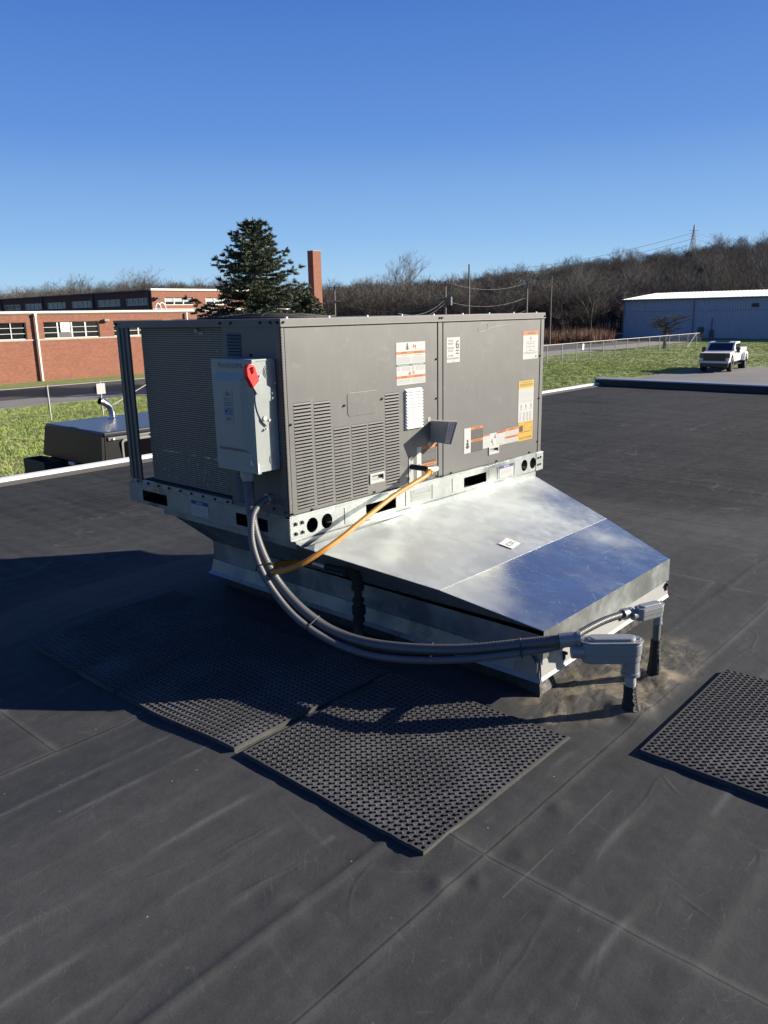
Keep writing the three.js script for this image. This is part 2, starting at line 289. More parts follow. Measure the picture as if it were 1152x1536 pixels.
{
  const axis = (lo, hi, a, b, fine) => { const o = []; let v = lo; while (v < hi) { o.push(v); const d = v < a ? a - v : v > b ? v - b : 0; v += Math.min(0.35, fine + d * 0.05); } o.push(hi); return o; };
  const xs = axis(-4.2, 12.9, -1.7, 2.2, 0.0125), zs = axis(-5.15, 6, -1.2, 2.2, 0.0125);
  const nx = xs.length, nz = zs.length, pos = [], uv = [], near = [], far = [];
  const NX0 = -1.75, NX1 = 2.35, NZ0 = -1.75, NZ1 = 2.35;
  for (let j = 0; j < nz; j++) for (let i = 0; i < nx; i++) { const fade = smooth(0, 0.12, zs[j] + 5.15) * smooth(0, 0.15, 12.9 - xs[i]); pos.push(xs[i], ROOF + roofDrop(xs[i], zs[j]) + roofH(xs[i], zs[j]) * fade, zs[j]); uv.push((xs[i] - NX0) / (NX1 - NX0), (zs[j] - NZ0) / (NZ1 - NZ0)); }
  for (let j = 0; j < nz - 1; j++) for (let i = 0; i < nx - 1; i++) {
    const a = j * nx + i, b = a + 1, c = a + nx, d = c + 1;
    const inn = xs[i] >= NX0 && xs[i + 1] <= NX1 && zs[j] >= NZ0 && zs[j + 1] <= NZ1;
    (inn ? near : far).push(a, c, b, b, c, d);
  }
  const g = new THREE.BufferGeometry();
  g.setAttribute('position', new THREE.Float32BufferAttribute(pos, 3)); g.setAttribute('uv', new THREE.Float32BufferAttribute(uv, 2)); g.setIndex([...near, ...far]); g.computeVertexNormals();
  g.addGroup(0, near.length, 0); g.addGroup(near.length, far.length, 1);
  // far sheet: uv over the whole roof
  const X0 = -4.2, X1 = 12.9, Z0 = -5.15, Z1 = 6;
  const puddles = []; for (let i = 0; i < 70; i++) puddles.push([rr(-1, 12), rr(-5, 2.2), rr(0.08, 0.32), rr(0.06, 0.2), rr(0, 99)]);
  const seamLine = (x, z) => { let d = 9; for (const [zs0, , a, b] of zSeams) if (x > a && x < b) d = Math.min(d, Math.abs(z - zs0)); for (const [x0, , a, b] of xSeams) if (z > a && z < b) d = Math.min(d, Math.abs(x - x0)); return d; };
  const tone = (x, z, fine) => {
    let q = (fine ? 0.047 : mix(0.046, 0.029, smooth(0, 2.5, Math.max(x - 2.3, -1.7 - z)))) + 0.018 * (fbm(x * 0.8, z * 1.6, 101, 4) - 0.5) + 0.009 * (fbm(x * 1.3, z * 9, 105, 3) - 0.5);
    q += 0.012 * (fbm(x * 22, z * 22, 107, 2) - 0.5) + 0.007 * (fbm(x * 1.1, z * 26, 108, 3) - 0.5) + (fine ? 0 : 0.018 * (fbm(x * 16, z * 0.8, 109, 3) - 0.5));
    if (fine) { for (const [fz, fa, f0, f1] of FOLDS) if (x > f0 && x < f1) { const d = z - foldZ(x, fz); q += 0.030 * Math.exp(-((d / 0.010) ** 2)) * smooth(0.45, 0.75, fbm(x * 5, fz * 9, 110, 3)); } const sc2 = fbm(x * 9 + 2, z * 34, 112, 3); q += 0.006 * smooth(0.64, 0.76, sc2) * smooth(0.45, 0.6, fbm(x * 2, z * 2, 114, 2)); }
    const sc = fbm(x * 3.1 + 2.2 * fbm(x * 2, z * 2, 111, 2), z * 3.1, 113, 3); // thin tide lines of old puddles
    const tide = Math.exp(-(((sc - 0.5) / 0.006) ** 2)) * smooth(0.5, 0.62, fbm(x * 0.9, z * 0.9, 117, 2));
    if (!fine) q += 0.028 * tide;
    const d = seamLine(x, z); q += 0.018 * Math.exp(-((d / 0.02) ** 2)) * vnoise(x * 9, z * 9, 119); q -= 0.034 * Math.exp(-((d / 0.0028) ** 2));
    let r = q * 0.98, g2 = q * 1.015, b = q * 1.03;
    const wv = fbm(x * 6 + 3 * fbm(x * 4, z * 4, 61, 2), z * 17 + 4 * fbm(x * 5, z * 5, 63, 2), 65, 4); const silt = siltAt(x, z) * clamp(0.20 + 1.1 * smooth(0.40, 0.58, fbm(x * 9, z * 15, 121, 5)) * (0.5 + 3 * Math.abs(wv - 0.5)) - 1.2 * Math.exp(-(((wv - 0.5) / 0.008) ** 2)));
    r = mix(r, 0.21, silt * 0.68); g2 = mix(g2, 0.178, silt * 0.68); b = mix(b, 0.125, silt * 0.68);
    if (fine) {
      for (const m of MATS.slice(0, 2)) { const e = Math.min(Math.abs(x - m[1]), 9); if (z > m[2] && z < m[3] && e < 0.02 && x > m[1] - 0.01) { const k = 0.6 * vnoise(x * 30, z * 40, 131); r = mix(r, 0.22, k); g2 = mix(g2, 0.19, k); b = mix(b, 0.13, k); } }
      const gap = z > 0.398 && z < 0.441 && x < 0.12 && x > -0.62 ? 0.55 * smooth(0.3, 0.7, fbm(x * 14, z * 40, 133, 3)) : 0;
      r = mix(r, 0.20, gap); g2 = mix(g2, 0.175, gap); b = mix(b, 0.125, gap);
      if (Math.abs(z - 1.402 + 0.003 * Math.sin(x * 3)) < 0.002 && vnoise(x * 6, 1, 141) > 0.5 && x < 0.2) { r += 0.03; g2 += 0.03; b += 0.03; }
      const spk = hash2(Math.floor(x * 240), Math.floor(z * 240), 151); if (spk > 0.99985) { r += 0.2; g2 += 0.2; b += 0.18; }
      const scr = fbm(x * 40 + z * 12, z * 5 - x * 3, 153, 2); if (scr > 0.87) { r += 0.008; g2 += 0.008; b += 0.007; }
    } else {
      for (const [px, pz, a, c, s] of puddles) { if (Math.abs(x - px) > a * 1.5 || Math.abs(z - pz) > c * 1.5) continue; const an = Math.atan2(z - pz, x - px), rad = Math.hypot((x - px) / a, (z - pz) / c) * (1 + 0.9 * (fbm(an * 1.6 + s, s, 161, 3) - 0.5)); const k = Math.exp(-(((rad - 1) / 0.028) ** 2)) * smooth(0.5, 0.7, vnoise(an * 1.4 + s, 3, 163)); r += 0.038 * k; g2 += 0.038 * k; b += 0.036 * k; }
    }
    return [r, g2, b];
  };
  // scuff strokes, grit and fine creases left by feet and tools
  const NS = 2048, SC = new Float32Array(NS * NS), CR = new Float32Array(NS * NS);
  const dab = (A, x, y, r, v) => { for (let j = -r; j <= r; j++) for (let i = -r; i <= r; i++) { const X = x + i, Y = y + j; if (X < 0 || Y < 0 || X >= NS || Y >= NS) continue; const d = 1 - Math.hypot(i, j) / (r + 1); if (d > 0) A[Y * NS + X] = Math.max(A[Y * NS + X], v * d); } };
  const stroke = (A, x, y, a, l, r, v, curl) => { for (let t = 0; t < l; t++) { x += Math.cos(a); y += Math.sin(a); a += rr(-curl, curl); const e = Math.sin(Math.PI * (t + 1) / (l + 1)); if (rnd() < 0.85) dab(A, x | 0, y | 0, r, v * e); } };
  for (let k = 0; k < 900; k++) stroke(SC, rnd() * NS, rnd() * NS, rnd() < 0.5 ? rr(-0.25, 0.25) : rr(0, 6.28), rr(4, 46), rnd() < 0.2 ? 1 : 0, rr(0.15, 0.8), 0.08);
  for (let c = 0; c < 46; c++) { const cx = rnd() * NS, cy = rnd() * NS, a = rr(0, 3.14); for (let k = 0; k < 16; k++) stroke(SC, cx + rr(-50, 50), cy + rr(-50, 50), a + rr(-0.3, 0.3), rr(6, 36), 0, rr(0.2, 0.7), 0.06); }
  for (let k = 0; k < 2600; k++) dab(SC, (rnd() * NS) | 0, (rnd() * NS) | 0, rnd() < 0.1 ? 1 : 0, rr(0.2, 1));
  for (let k = 0; k < 150; k++) stroke(CR, rnd() * NS, rnd() * NS, rnd() < 0.6 ? rr(-0.3, 0.3) : rr(0, 6.28), rr(30, 170), 3, rr(0.2, 0.7), 0.05);
  for (let k = 0; k < 500; k++) dab(CR, (rnd() * NS) | 0, (rnd() * NS) | 0, (rr(4, 12)) | 0, rr(0.15, 0.5));
  const bump = (x, z) => 0.5 + 0.25 * (fbm(x * 5, z * 16, 171, 3) - 0.5) + 0.10 * (fbm(x * 30, z * 30, 173, 3) - 0.5) + 0.5 * siltAt(x, z) * (Math.abs(fbm(x * 9 + 2 * fbm(x * 6, z * 6, 175, 2), z * 20, 177, 3) - 0.5) * 2 - 0.2);
  const N = 2048, NF = 1536;
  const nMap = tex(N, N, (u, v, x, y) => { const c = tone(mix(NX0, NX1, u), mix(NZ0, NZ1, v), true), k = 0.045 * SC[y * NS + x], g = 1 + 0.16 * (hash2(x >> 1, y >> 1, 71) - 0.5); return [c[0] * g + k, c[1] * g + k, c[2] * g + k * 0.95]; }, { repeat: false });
  const nBump = tex(N, N, grey((u, v, x, y) => 0.8 * bump(mix(NX0, NX1, u), mix(NZ0, NZ1, v)) + 0.15 * CR[y * NS + x] + 0.012 * (hash2(x >> 1, y >> 1, 73) - 0.5)), { srgb: false, repeat: false });
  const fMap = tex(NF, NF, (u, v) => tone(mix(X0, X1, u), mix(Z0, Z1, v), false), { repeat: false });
  const fBump = tex(1024, 1024, grey((u, v) => bump(mix(X0, X1, u), mix(Z0, Z1, v))), { srgb: false, repeat: false });
  // the far material reads the same uv through an affine transform
  for (const t of [fMap, fBump]) { t.repeat.set((NX1 - NX0) / (X1 - X0), (NZ1 - NZ0) / (Z1 - Z0)); t.offset.set((NX0 - X0) / (X1 - X0), (NZ0 - Z0) / (Z1 - Z0)); }
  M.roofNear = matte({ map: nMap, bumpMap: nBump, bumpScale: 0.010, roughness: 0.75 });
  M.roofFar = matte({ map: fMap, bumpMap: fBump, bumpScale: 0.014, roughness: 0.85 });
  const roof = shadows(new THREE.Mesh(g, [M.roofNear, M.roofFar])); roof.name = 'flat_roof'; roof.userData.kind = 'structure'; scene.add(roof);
  // building below the membrane
  struct('building_wall', new Geo().box(-4.2, 12.98, GROUND, ROOF - 0.19, -5.18, 5.95), plain(0.35, 0.13, 0.08, 0.9));
}
{ // bright metal edge strip along the back of the roof and the low parapet on its right
  const R2 = ROOF - 0.12, e = thing('roof_edge_trim', 'long white metal edge strip along the left back edge of the black roof', 'edge trim', [4.3, R2, -5.2]);
  part(e, 'cap', new Geo().box(-4.2, 12.7, R2 - 0.02, R2 + 0.048, -5.25, -5.14, 0.012), M.white);
  part(e, 'face', new Geo().box(-4.2, 12.7, R2 - 0.17, R2 - 0.02, -5.255, -5.235), M.white);
  part(e, 'membrane_strip', new Geo().slab([[-4.2, R2 + 0.02, -5.138], [12.65, R2 + 0.02, -5.138], [12.65, R2 + 0.006, -5.02], [-4.2, R2 + 0.006, -5.02]].reverse(), 0.004), plain(0.085, 0.08, 0.072, 0.8));
  const p = thing('roof_parapet', 'low dark parapet with grey metal cap along the right edge of the roof', 'parapet', [12.8, R2, 0.7]);
  part(p, 'upstand', new Geo().box(12.68, 12.95, R2 - 0.05, R2 + 0.105, -5.24, 5.95, 0.01), plain(0.03, 0.03, 0.03, 0.7));
  part(p, 'cap', new Geo().box(12.65, 12.99, R2 + 0.105, R2 + 0.135, -5.26, 5.97, 0.012), plain(0.30, 0.31, 0.32, 0.4, 0.4));
}

// ------------------------------------------------------------------ rubber mats with rows of round holes
{
  const matTex = tex(512, 512, grey((u, v) => 0.058 + 0.040 * smooth(0.42, 0.8, fbm(u * 5, v * 5, 201, 5, 5)) + 0.02 * (vnoise(u * 160, v * 160, 203, 160) - 0.5)));
  M.mat = matte({ map: rep(matTex, 1.1), roughness: 0.7 });
  const labels = ['black perforated rubber mat in full sun, nearest in front of the metal hood', 'black perforated rubber mat half in shadow, behind the front mat', 'black perforated rubber mat wholly in deep shadow, farthest left', 'black perforated rubber mat cut off by the right edge of the photo'];
  MATS.forEach(([x0, x1, z0, z1], k) => {
    const th = 0.010, y0 = ROOF + 0.004, nx = 32, nz = 32, px = (x1 - x0) / nx, pz = (z1 - z0) / nz, S = 10, rh = 0.0066;
    const pos = [], tri = (a, b, c) => pos.push(...a, ...b, ...c), quad = (a, b, c, d) => { tri(a, b, c); tri(a, c, d); };
    const warp = (x, z) => y0 + roofDrop(x, z) + Math.max(0, roofH(x, z) * 0.7) + 0.002 * vnoise(x * 6, z * 6, 207 + k);
    for (let i = 0; i < nx; i++) for (let j = 0; j < nz; j++) {
      const cx = x0 + (i + 0.5) * px, cz = z0 + (j + 0.5) * pz, b = warp(cx, cz), y = b + th;
      const rim = [], out = [];
      for (let q = 0; q < S; q++) {
        const a = (q + 0.5) / S * 2 * Math.PI, c = Math.cos(a), s = Math.sin(a), m = Math.max(Math.abs(c), Math.abs(s));
        rim.push([cx + rh * c, 0, cz + rh * s]); out.push([cx + (px / 2) * c / m, 0, cz + (pz / 2) * s / m]);
      }
      const at = (p, yy) => [p[0], yy, p[2]];
      for (let q = 0; q < S; q++) { const w = (q + 1) % S; quad(at(rim[q], y), at(rim[w], y), at(out[w], y), at(out[q], y)); quad(at(rim[q], y), at(rim[q], b), at(rim[w], b), at(rim[w], y)); }
      for (const [sx, sz] of [[-1, -1], [1, -1], [1, 1], [-1, 1]]) { const c = [cx + sx * px / 2, y, cz + sz * pz / 2]; const n = out.filter((o) => (o[0] - cx) * sx > 0 && (o[2] - cz) * sz > 0).sort((a, b2) => Math.atan2(a[2] - cz, a[0] - cx) - Math.atan2(b2[2] - cz, b2[0] - cx)); for (let q = 0; q + 1 < n.length; q++) tri(c, at(n[q + 1], y), at(n[q], y)); }
      // raised round stud between four holes
      if (i < nx - 1 && j < nz - 1) { const sx = cx + px / 2, sz = cz + pz / 2, hgt = 0.0035, sr = 0.0058; for (let q = 0; q < 6; q++) { const a = q / 6 * 6.2832, a2 = (q + 1) / 6 * 6.2832, P = [sx + sr * Math.cos(a), y - 0.0005, sz + sr * Math.sin(a)], Q = [sx + sr * Math.cos(a2), y - 0.0005, sz + sr * Math.sin(a2)], P2 = [sx + sr * 0.55 * Math.cos(a), y + hgt, sz + sr * 0.55 * Math.sin(a)], Q2 = [sx + sr * 0.55 * Math.cos(a2), y + hgt, sz + sr * 0.55 * Math.sin(a2)]; quad(P, P2, Q2, Q); tri(P2, [sx, y + hgt * 1.15, sz], Q2); } }
    }
    const n = 40, side = (f) => { for (let q = 0; q < n; q++) { const a = f(q / n), b = f((q + 1) / n); const ya = warp(a[0], a[1]), yb = warp(b[0], b[1]); quad([a[0], ya - 0.01, a[1]], [b[0], yb - 0.01, b[1]], [b[0], yb + th, b[1]], [a[0], ya + th, a[1]]); } };
    side((t) => [mix(x0, x1, t), z1]); side((t) => [mix(x0, x1, t), z0]); side((t) => [x0, mix(z0, z1, t)]); side((t) => [x1, mix(z0, z1, t)]);
    const g = new THREE.BufferGeometry(); g.setAttribute('position', new THREE.Float32BufferAttribute(pos, 3)); g.computeVertexNormals();
    single('rubber_mat', boxUV(clean(g)), M.mat, labels[k], 'rubber mat', [(x0 + x1) / 2, ROOF, (z0 + z1) / 2], 'perforated rubber mats on the roof');
  });
}

// ------------------------------------------------------------------ roof curb and sheet-metal curb adapter
{
  const c = thing('roof_curb', 'black membrane-wrapped curb under the galvanized sheet-metal adapter', 'roof curb', [0.86, ROOF, 0]);
  part(c, 'upstand', new Geo().box(0.345, 1.385, ROOF - 0.02, -0.385, -0.945, 0.925, 0.012), M.rubber);
  part(c, 'corner_patch', new Geo().slab([[0.343, -0.41, 0.928], [0.343, -0.41, 0.86], [0.338, -0.474, 0.84], [0.318, -0.476, 0.95]], 0.004).slab([[0.343, -0.41, 0.928], [0.318, -0.476, 0.95], [0.44, -0.474, 0.946], [0.42, -0.41, 0.928]], 0.004), M.rubber);
  const a = thing('curb_adapter', 'sloping galvanized sheet-metal adapter hood under the rooftop unit', 'curb adapter', [0.86, -0.41, 0]);
  const yl = -0.225, zl = 0.956, xl = 0.319, xr = 1.403, zc = 0.547, yc = -0.141, cl = 0.241, cr = 1.592, zb = -0.975, yf = -0.243;
  const tl = [0.03, -0.022, 0.04], tr = [1.82, -0.022, -0.03];
  // the two top panels, slightly oil-canned, on a fine grid
  const sheet = (A, B, C, D, nx, ny, amp, s) => { const pos = [], idx = []; for (let j = 0; j <= ny; j++) for (let i = 0; i <= nx; i++) { const u = i / nx, v = j / ny, p = [0, 1, 2].map((k) => mix(mix(A[k], B[k], u), mix(D[k], C[k], u), v)); const w = amp * Math.sin(Math.PI * u) * Math.sin(Math.PI * v); p[1] += w * (fbm(p[0] * 2.6, p[2] * 3.2, s, 3) - 0.5) * 2; pos.push(...p); } for (let j = 0; j < ny; j++) for (let i = 0; i < nx; i++) { const q = j * (nx + 1) + i; idx.push(q, q + nx + 1, q + 1, q + 1, q + nx + 1, q + nx + 2); } const g = new THREE.BufferGeometry(); g.setAttribute('position', new THREE.Float32BufferAttribute(pos, 3)); g.setIndex(idx); g.computeVertexNormals(); const c2 = clean(g); const uv = c2.attributes.uv, p2 = c2.attributes.position; for (let i = 0; i < uv.count; i++) uv.setXY(i, p2.getX(i), p2.getZ(i)); return c2; };
  part(a, 'upper_panel', sheet(tl, tr, [cr, yc, zc], [cl, yc, zc], 60, 30, 0.006, 301), M.galvDull);
  part(a, 'lower_panel', sheet([cl, yc, zc], [cr, yc, zc], [xr, yl, zl], [xl, yl, zl], 60, 30, 0.004, 303), M.galvHood);
  part(a, 'standing_seam', new Geo().slab([[cl + 0.004, yc + 0.0018, zc - 0.007], [cr - 0.004, yc + 0.0018, zc - 0.007], [cr - 0.004, yc - 0.0008, zc + 0.006], [cl + 0.004, yc - 0.0008, zc + 0.006]].reverse(), 0.002), M.galvDull);
  part(a, 'front_lip', new Geo().slab([[xl, yl, zl], [xr, yl, zl], [xr + 0.004, -0.326, zl + 0.001], [xl - 0.003, -0.33, zl + 0.001]].reverse(), 0.002), M.galv);
  // side transition panels lean out from the curb up to the unit
  part(a, 'side_panel', new Geo().slab([[xl, yf, zb], [xl, yl, zl - 0.001], [cl, yc - 0.001, zc], [tl[0], tl[1] - 0.001, tl[2]], [0.012, -0.004, -0.0], [0.012, -0.004, -0.92]], 0.002), M.galv);
  part(a, 'side_panel', new Geo().slab([[xr, yf, zb], [xr, yl, zl - 0.001], [cr, yc - 0.001, zc], [tr[0], tr[1] - 0.001, tr[2]], [1.83, -0.004, -0.05], [1.83, -0.004, -0.92]].reverse(), 0.002), M.galv);
  part(a, 'back_panel', new Geo().slab([[xl, yf, zb], [xr, yf, zb], [1.83, -0.004, -0.92], [0.012, -0.004, -0.92]], 0.002), M.galv);
  part(a, 'top_collar', new Geo().box(0.018, 1.80, -0.03, -0.001, -0.92, 0.012), M.galv);
  // lower skirt, then the drip flange with its flared hem
  for (const [x, s] of [[xl, -1], [xr, 1]]) part(a, 'skirt', new Geo().box(x, x - s * 0.002, -0.352, yf, zb, zl - 0.002), M.galv);
  part(a, 'skirt', new Geo().box(xl, xr, -0.352, yf, zb, zb + 0.002), M.galv);
  const yh = -0.398, f = 0.014;
  const fl = (A, B, C, D) => new Geo().slab([A, B, C, D], 0.0025);
  part(a, 'drip_flange', fl([xl - 0.004, -0.338, zb], [xl - 0.004, -0.338, zl - 0.012], [xl - f, yh, zl - 0.002], [xl - f, yh, zb - 0.01]), M.galv);
  part(a, 'hem', fl([xl - f, yh, zb - 0.01], [xl - f, yh, zl - 0.002], [xl - f - 0.016, yh - 0.014, zl + 0.012], [xl - f - 0.016, yh - 0.014, zb - 0.02]), M.galv);
  part(a, 'drip_flange', fl([xl - 0.004, -0.322, zl - 0.010], [xr + 0.004, -0.322, zl - 0.010], [xr + 0.006, -0.395, zl - 0.004], [xl - 0.008, yh, zl - 0.002]), std({ color: lin(0.30, 0.305, 0.295), map: rep(T.smudge, 2), roughness: 0.5 }));
  part(a, 'hem', fl([xl - 0.010, yh, zl - 0.002], [xr + 0.006, -0.396, zl - 0.004], [xr + 0.009, -0.410, zl + 0.002], [xl - 0.014, -0.411, zl + 0.004]), std({ color: lin(0.30, 0.305, 0.295), roughness: 0.5 }));
  part(a, 'corner_plate', new Geo().add(onLeft(extrude((() => { const s = new THREE.Shape(); s.moveTo(0.845, -0.408); s.lineTo(0.945, -0.410); s.lineTo(0.945, -0.342); s.absarc(0.9, -0.352, 0.035, 0.2, Math.PI - 0.2); s.lineTo(0.848, -0.365); s.closePath(); return s; })(), 0.003), xl - 0.020)), M.galv);
  const sc = new Geo(); for (const [x, y] of [[0.47, -0.365], [1.385, -0.352], [0.93, -0.355]]) sc.box(x - 0.006, x + 0.006, y - 0.02, y + 0.006, zl - 0.008, zl + 0.004, 0.002).cyl([x, y + 0.008, zl - 0.006], [x, y + 0.008, zl + 0.012], 0.007, 0.006, 8);
  part(a, 'clip', sc, M.black);
  const cdi = canvasMat(256, 200, (x, w, h) => { x.fillStyle = '#e4e4e0'; x.fillRect(0, 0, w, h); x.strokeStyle = '#777'; x.lineWidth = 4; x.strokeRect(8, 8, w - 16, h - 16); text(x, 'CDI', 132, 112, 96); x.fillStyle = '#222'; x.fillRect(38, 52, 10, 100); lines(x, 30, 24, 226, 40, 7, '#666'); }, { color: lin(0.85, 0.85, 0.85) });
  { // sticker lying on the upper panel, read from the side of the unit
    const w = 0.088, h = 0.068, g = clean(new THREE.BoxGeometry(w, h, 0.001)); g.rotateX(-Math.PI / 2); g.rotateY(THREE.MathUtils.degToRad(10)); g.rotateX(Math.atan2(0.119, 0.507)); g.translate(0.855, -0.1176, 0.460); part(a, 'sticker', g, cdi, { label: 'small white sticker printed CDI' });
  }
}

// ------------------------------------------------------------------ packaged rooftop unit
const L = 1.888, D = 1.187, UH = 0.856;
const unit = thing('rooftop_unit', 'large grey packaged rooftop air conditioner with louvred side panels and stickers', 'air conditioner', [L / 2, 0, -D / 2]);
{
  const screws = new Geo(), screwZ = (x, y, z = -0.008) => screws.cyl([x, y, z - 0.002], [x, y, z + 0.005], 0.0050, 0.0042, 6), screwX = (z, y, x = 0.01) => screws.cyl([x + 0.002, y, z], [x - 0.006, y, z], 0.0065, 0.0055, 6);
  // --- galvanized base rails with fork pockets and lifting holes
  const hb = 0.094;
  const front = roundRect(0.002, 0, L - 0.002, hb, 0.002);
  for (const [x0, x1] of [[0.435, 0.632], [1.145, 1.339]]) front.holes.push(roundRect(x0, 0.018, x1, 0.068, 0.003, THREE.Path));
  for (const x of [0.119, 0.201, 1.701, 1.788]) front.holes.push(circ(x, 0.046, 0.031));
  const rail = part(unit, 'base_rail', extrude(front, 0.003, 0, 24).translate(0, 0, -0.003), M.galv);
  part(unit, 'base_rail', extrude(roundRect(0.002, 0, L - 0.002, hb, 0.002), 0.003).translate(0, 0, -D), M.galv);
  const ls = roundRect(-D + 0.002, 0, -0.001, hb, 0.003); for (const [z0, z1] of [[-1.067, -0.858], [-0.342, -0.135]]) ls.holes.push(roundRect(z0, 0.017, z1, 0.069, 0.003, THREE.Path));
  const lrail = part(unit, 'base_rail', onLeft(extrude(ls, 0.003), 0), M.galv);
  part(unit, 'base_rail', onLeft(extrude(roundRect(-D + 0.002, 0, -0.001, hb, 0.003), 0.003), L - 0.003), M.galv);
  part(unit, 'base_pan_and_blockers', new Geo().box(0.004, L - 0.004, 0.078, 0.09, -D + 0.004, -0.004).box(0.004, L - 0.004, 0.001, 0.004, -D + 0.004, -0.92).box(0.004, 0.03, 0.001, 0.004, -0.92, -0.004).box(0.02, L - 0.02, 0.004, 0.078, -0.12, -0.115).box(0.12, 0.125, 0.002, 0.078, -D + 0.03, -0.12), M.void);  // plates below the pan are added to keep the fork slots dark
  const ribs = new Geo(); for (const x of [0.305, 0.70, 0.893, 1.05, 1.44, 1.60]) ribs.box(x - 0.0025, x + 0.0025, 0.012, 0.08, -0.001, 0.0022, 0.001);
  lpart(rail, 'rib', (() => { const g = ribs.done(), w = worldOf(rail); g.translate(-w.x, -w.y, -w.z); return g; })(), M.galv);
  for (const [x, y] of [[0.03, 0.068], [0.065, 0.068], [0.03, 0.028], [0.065, 0.028], [1.862, 0.07], [1.838, 0.068], [1.862, 0.03], [1.838, 0.03]]) screws.cyl([x, y, -0.001], [x, y, 0.007], 0.008, 0.006, 10);
  part(unit, 'rail_end_plate', new Geo().box(1.818, 1.892, -0.004, 0.098, -0.001, 0.003, 0.002).box(1.889, 1.892, -0.004, 0.098, -0.08, 0.0), M.galv);
  // flanges between rail and cabinet
  part(unit, 'rail_flange', new Geo().box(0.004, L - 0.004, hb, hb + 0.008, -0.03, -0.002).box(0.004, 0.02, hb, hb + 0.022, -D + 0.02, -0.37).box(0.004, 0.02, hb, hb + 0.006, -0.37, -0.004), M.galv);
  for (let i = 0; i < 9; i++) screwX(-1.10 + i * 0.088, hb + 0.012, 0.004);
  // --- corner posts and cap
  part(unit, 'corner_post', new Geo().box(0.008, 0.026, hb + 0.004, 0.828, -0.016, -0.008, 0.003).box(0.008, 0.016, hb + 0.004, 0.828, -0.046, -0.008, 0.003).box(0.010, 0.014, hb + 0.004, 0.828, -0.030, -0.026), M.paint);
  part(unit, 'corner_post', new Geo().box(0.010, 0.016, hb + 0.004, 0.828, -D + 0.01, -1.068, 0.002).box(0.004, 0.016, hb + 0.004, 0.828, -1.150, -1.142, 0.002).box(0.004, 0.016, hb + 0.004, 0.828, -1.118, -1.108, 0.002).box(0.004, 0.014, hb + 0.004, 0.828, -1.082, -1.068, 0.002).box(0.010, 0.07, hb + 0.004, 0.828, -D + 0.01, -D + 0.014), M.paint);
  part(unit, 'corner_post', new Geo().box(1.847, 1.88, hb + 0.004, 0.828, -0.016, -0.008, 0.003).box(1.872, 1.88, hb + 0.004, 0.828, -0.06, -0.012), M.paint);
  part(unit, 'corner_post', new Geo().box(1.847, 1.88, hb, 0.828, -D + 0.01, -D + 0.06), M.paint);
  part(unit, 'centre_post', new Geo().box(0.951, 0.984, hb + 0.008, 0.826, -0.02, -0.009, 0.002), M.paint);
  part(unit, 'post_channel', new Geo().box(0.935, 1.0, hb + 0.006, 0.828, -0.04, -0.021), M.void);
  // --- top cover with fan opening and guard
  const top = roundRect(0.008, -D + 0.008, L - 0.008, -0.006, 0.01); top.holes.push(circ(0.46, -0.62, 0.30));
  const tg = extrude(top, 0.004, 0, 40); tg.rotateX(Math.PI / 2); tg.translate(0, UH, 0); // shape y becomes z
  const cover = part(unit, 'top_cover', new Geo().add(tg).box(0.006, 0.009, 0.826, UH, -D + 0.006, -0.004).box(0.006, L - 0.006, 0.826, UH - 0.001, -0.0075, -0.0035, 0.0015).box(0.006, L - 0.006, 0.826, UH, -D + 0.006, -D + 0.009).box(L - 0.009, L - 0.006, 0.826, UH, -D + 0.006, -0.004).box(0.0045, L - 0.0045, 0.8255, 0.830, -0.006, -0.0015, 0.001), M.paint);
  const guard = new Geo(), ring = (r, y, t) => { const g = new THREE.TorusGeometry(r, t, 5, 48); g.rotateX(Math.PI / 2); g.translate(0.46, y, -0.62); guard.add(g); };
  for (let i = 0; i < 12; i++) { const r = 0.05 + i * 0.024; ring(r, UH + 0.022 - 0.018 * (r / 0.31) ** 2, 0.0022); }
  ring(0.312, UH + 0.004, 0.006);
  for (let i = 0; i < 8; i++) { const a = i / 8 * 6.2832; guard.tube([[0.46 + 0.04 * Math.cos(a), UH + 0.022, -0.62 + 0.04 * Math.sin(a)], [0.46 + 0.18 * Math.cos(a), UH + 0.016, -0.62 + 0.18 * Math.sin(a)], [0.46 + 0.318 * Math.cos(a), UH + 0.003, -0.62 + 0.318 * Math.sin(a)]], 0.0035, 8, 5); }
  guard.cyl([0.46, UH + 0.018, -0.62], [0.46, UH + 0.024, -0.62], 0.05, 0.045, 20);
  part(unit, 'fan_guard', guard, M.black);
  const fan = new Geo().cyl([0.46, 0.70, -0.62], [0.46, 0.80, -0.62], 0.06, 0.06, 16); for (let i = 0; i < 4; i++) { const m = new THREE.Matrix4().makeRotationY(i * Math.PI / 2).setPosition(0.46, 0.77, -0.62), b = clean(new THREE.BoxGeometry(0.22, 0.004, 0.14)); b.rotateX(0.4); b.translate(0.16, 0, 0); fan.add(b, m); }
  part(unit, 'fan', fan, M.paintDark);
  const tops = new Geo(); for (let i = 0; i < 9; i++) tops.cyl([0.05 + i * 0.22, UH - 0.001, -0.02], [0.05 + i * 0.22, UH + 0.006, -0.02], 0.007, 0.006, 6);
  part(unit, 'cap_screws', tops, M.white, { kind: 'stuff' });
  // --- the coil on the left: flat tubes with fins between, open corner behind the far post
  const coil = part(unit, 'coil', new Geo().box(0.045, 0.075, 0.122, 0.826, -1.022, -0.372), M.coilFin);
  const tubes = new Geo(), nT = 76; for (let i = 0; i < nT; i++) { const y = 0.126 + i * (0.70 / nT), j = 0.0008 * (vnoise(i * 0.7, 3, 9) - 0.5); tubes.box(0.0395 + j, 0.046, y, y + 0.0040, -1.018, -0.374); }
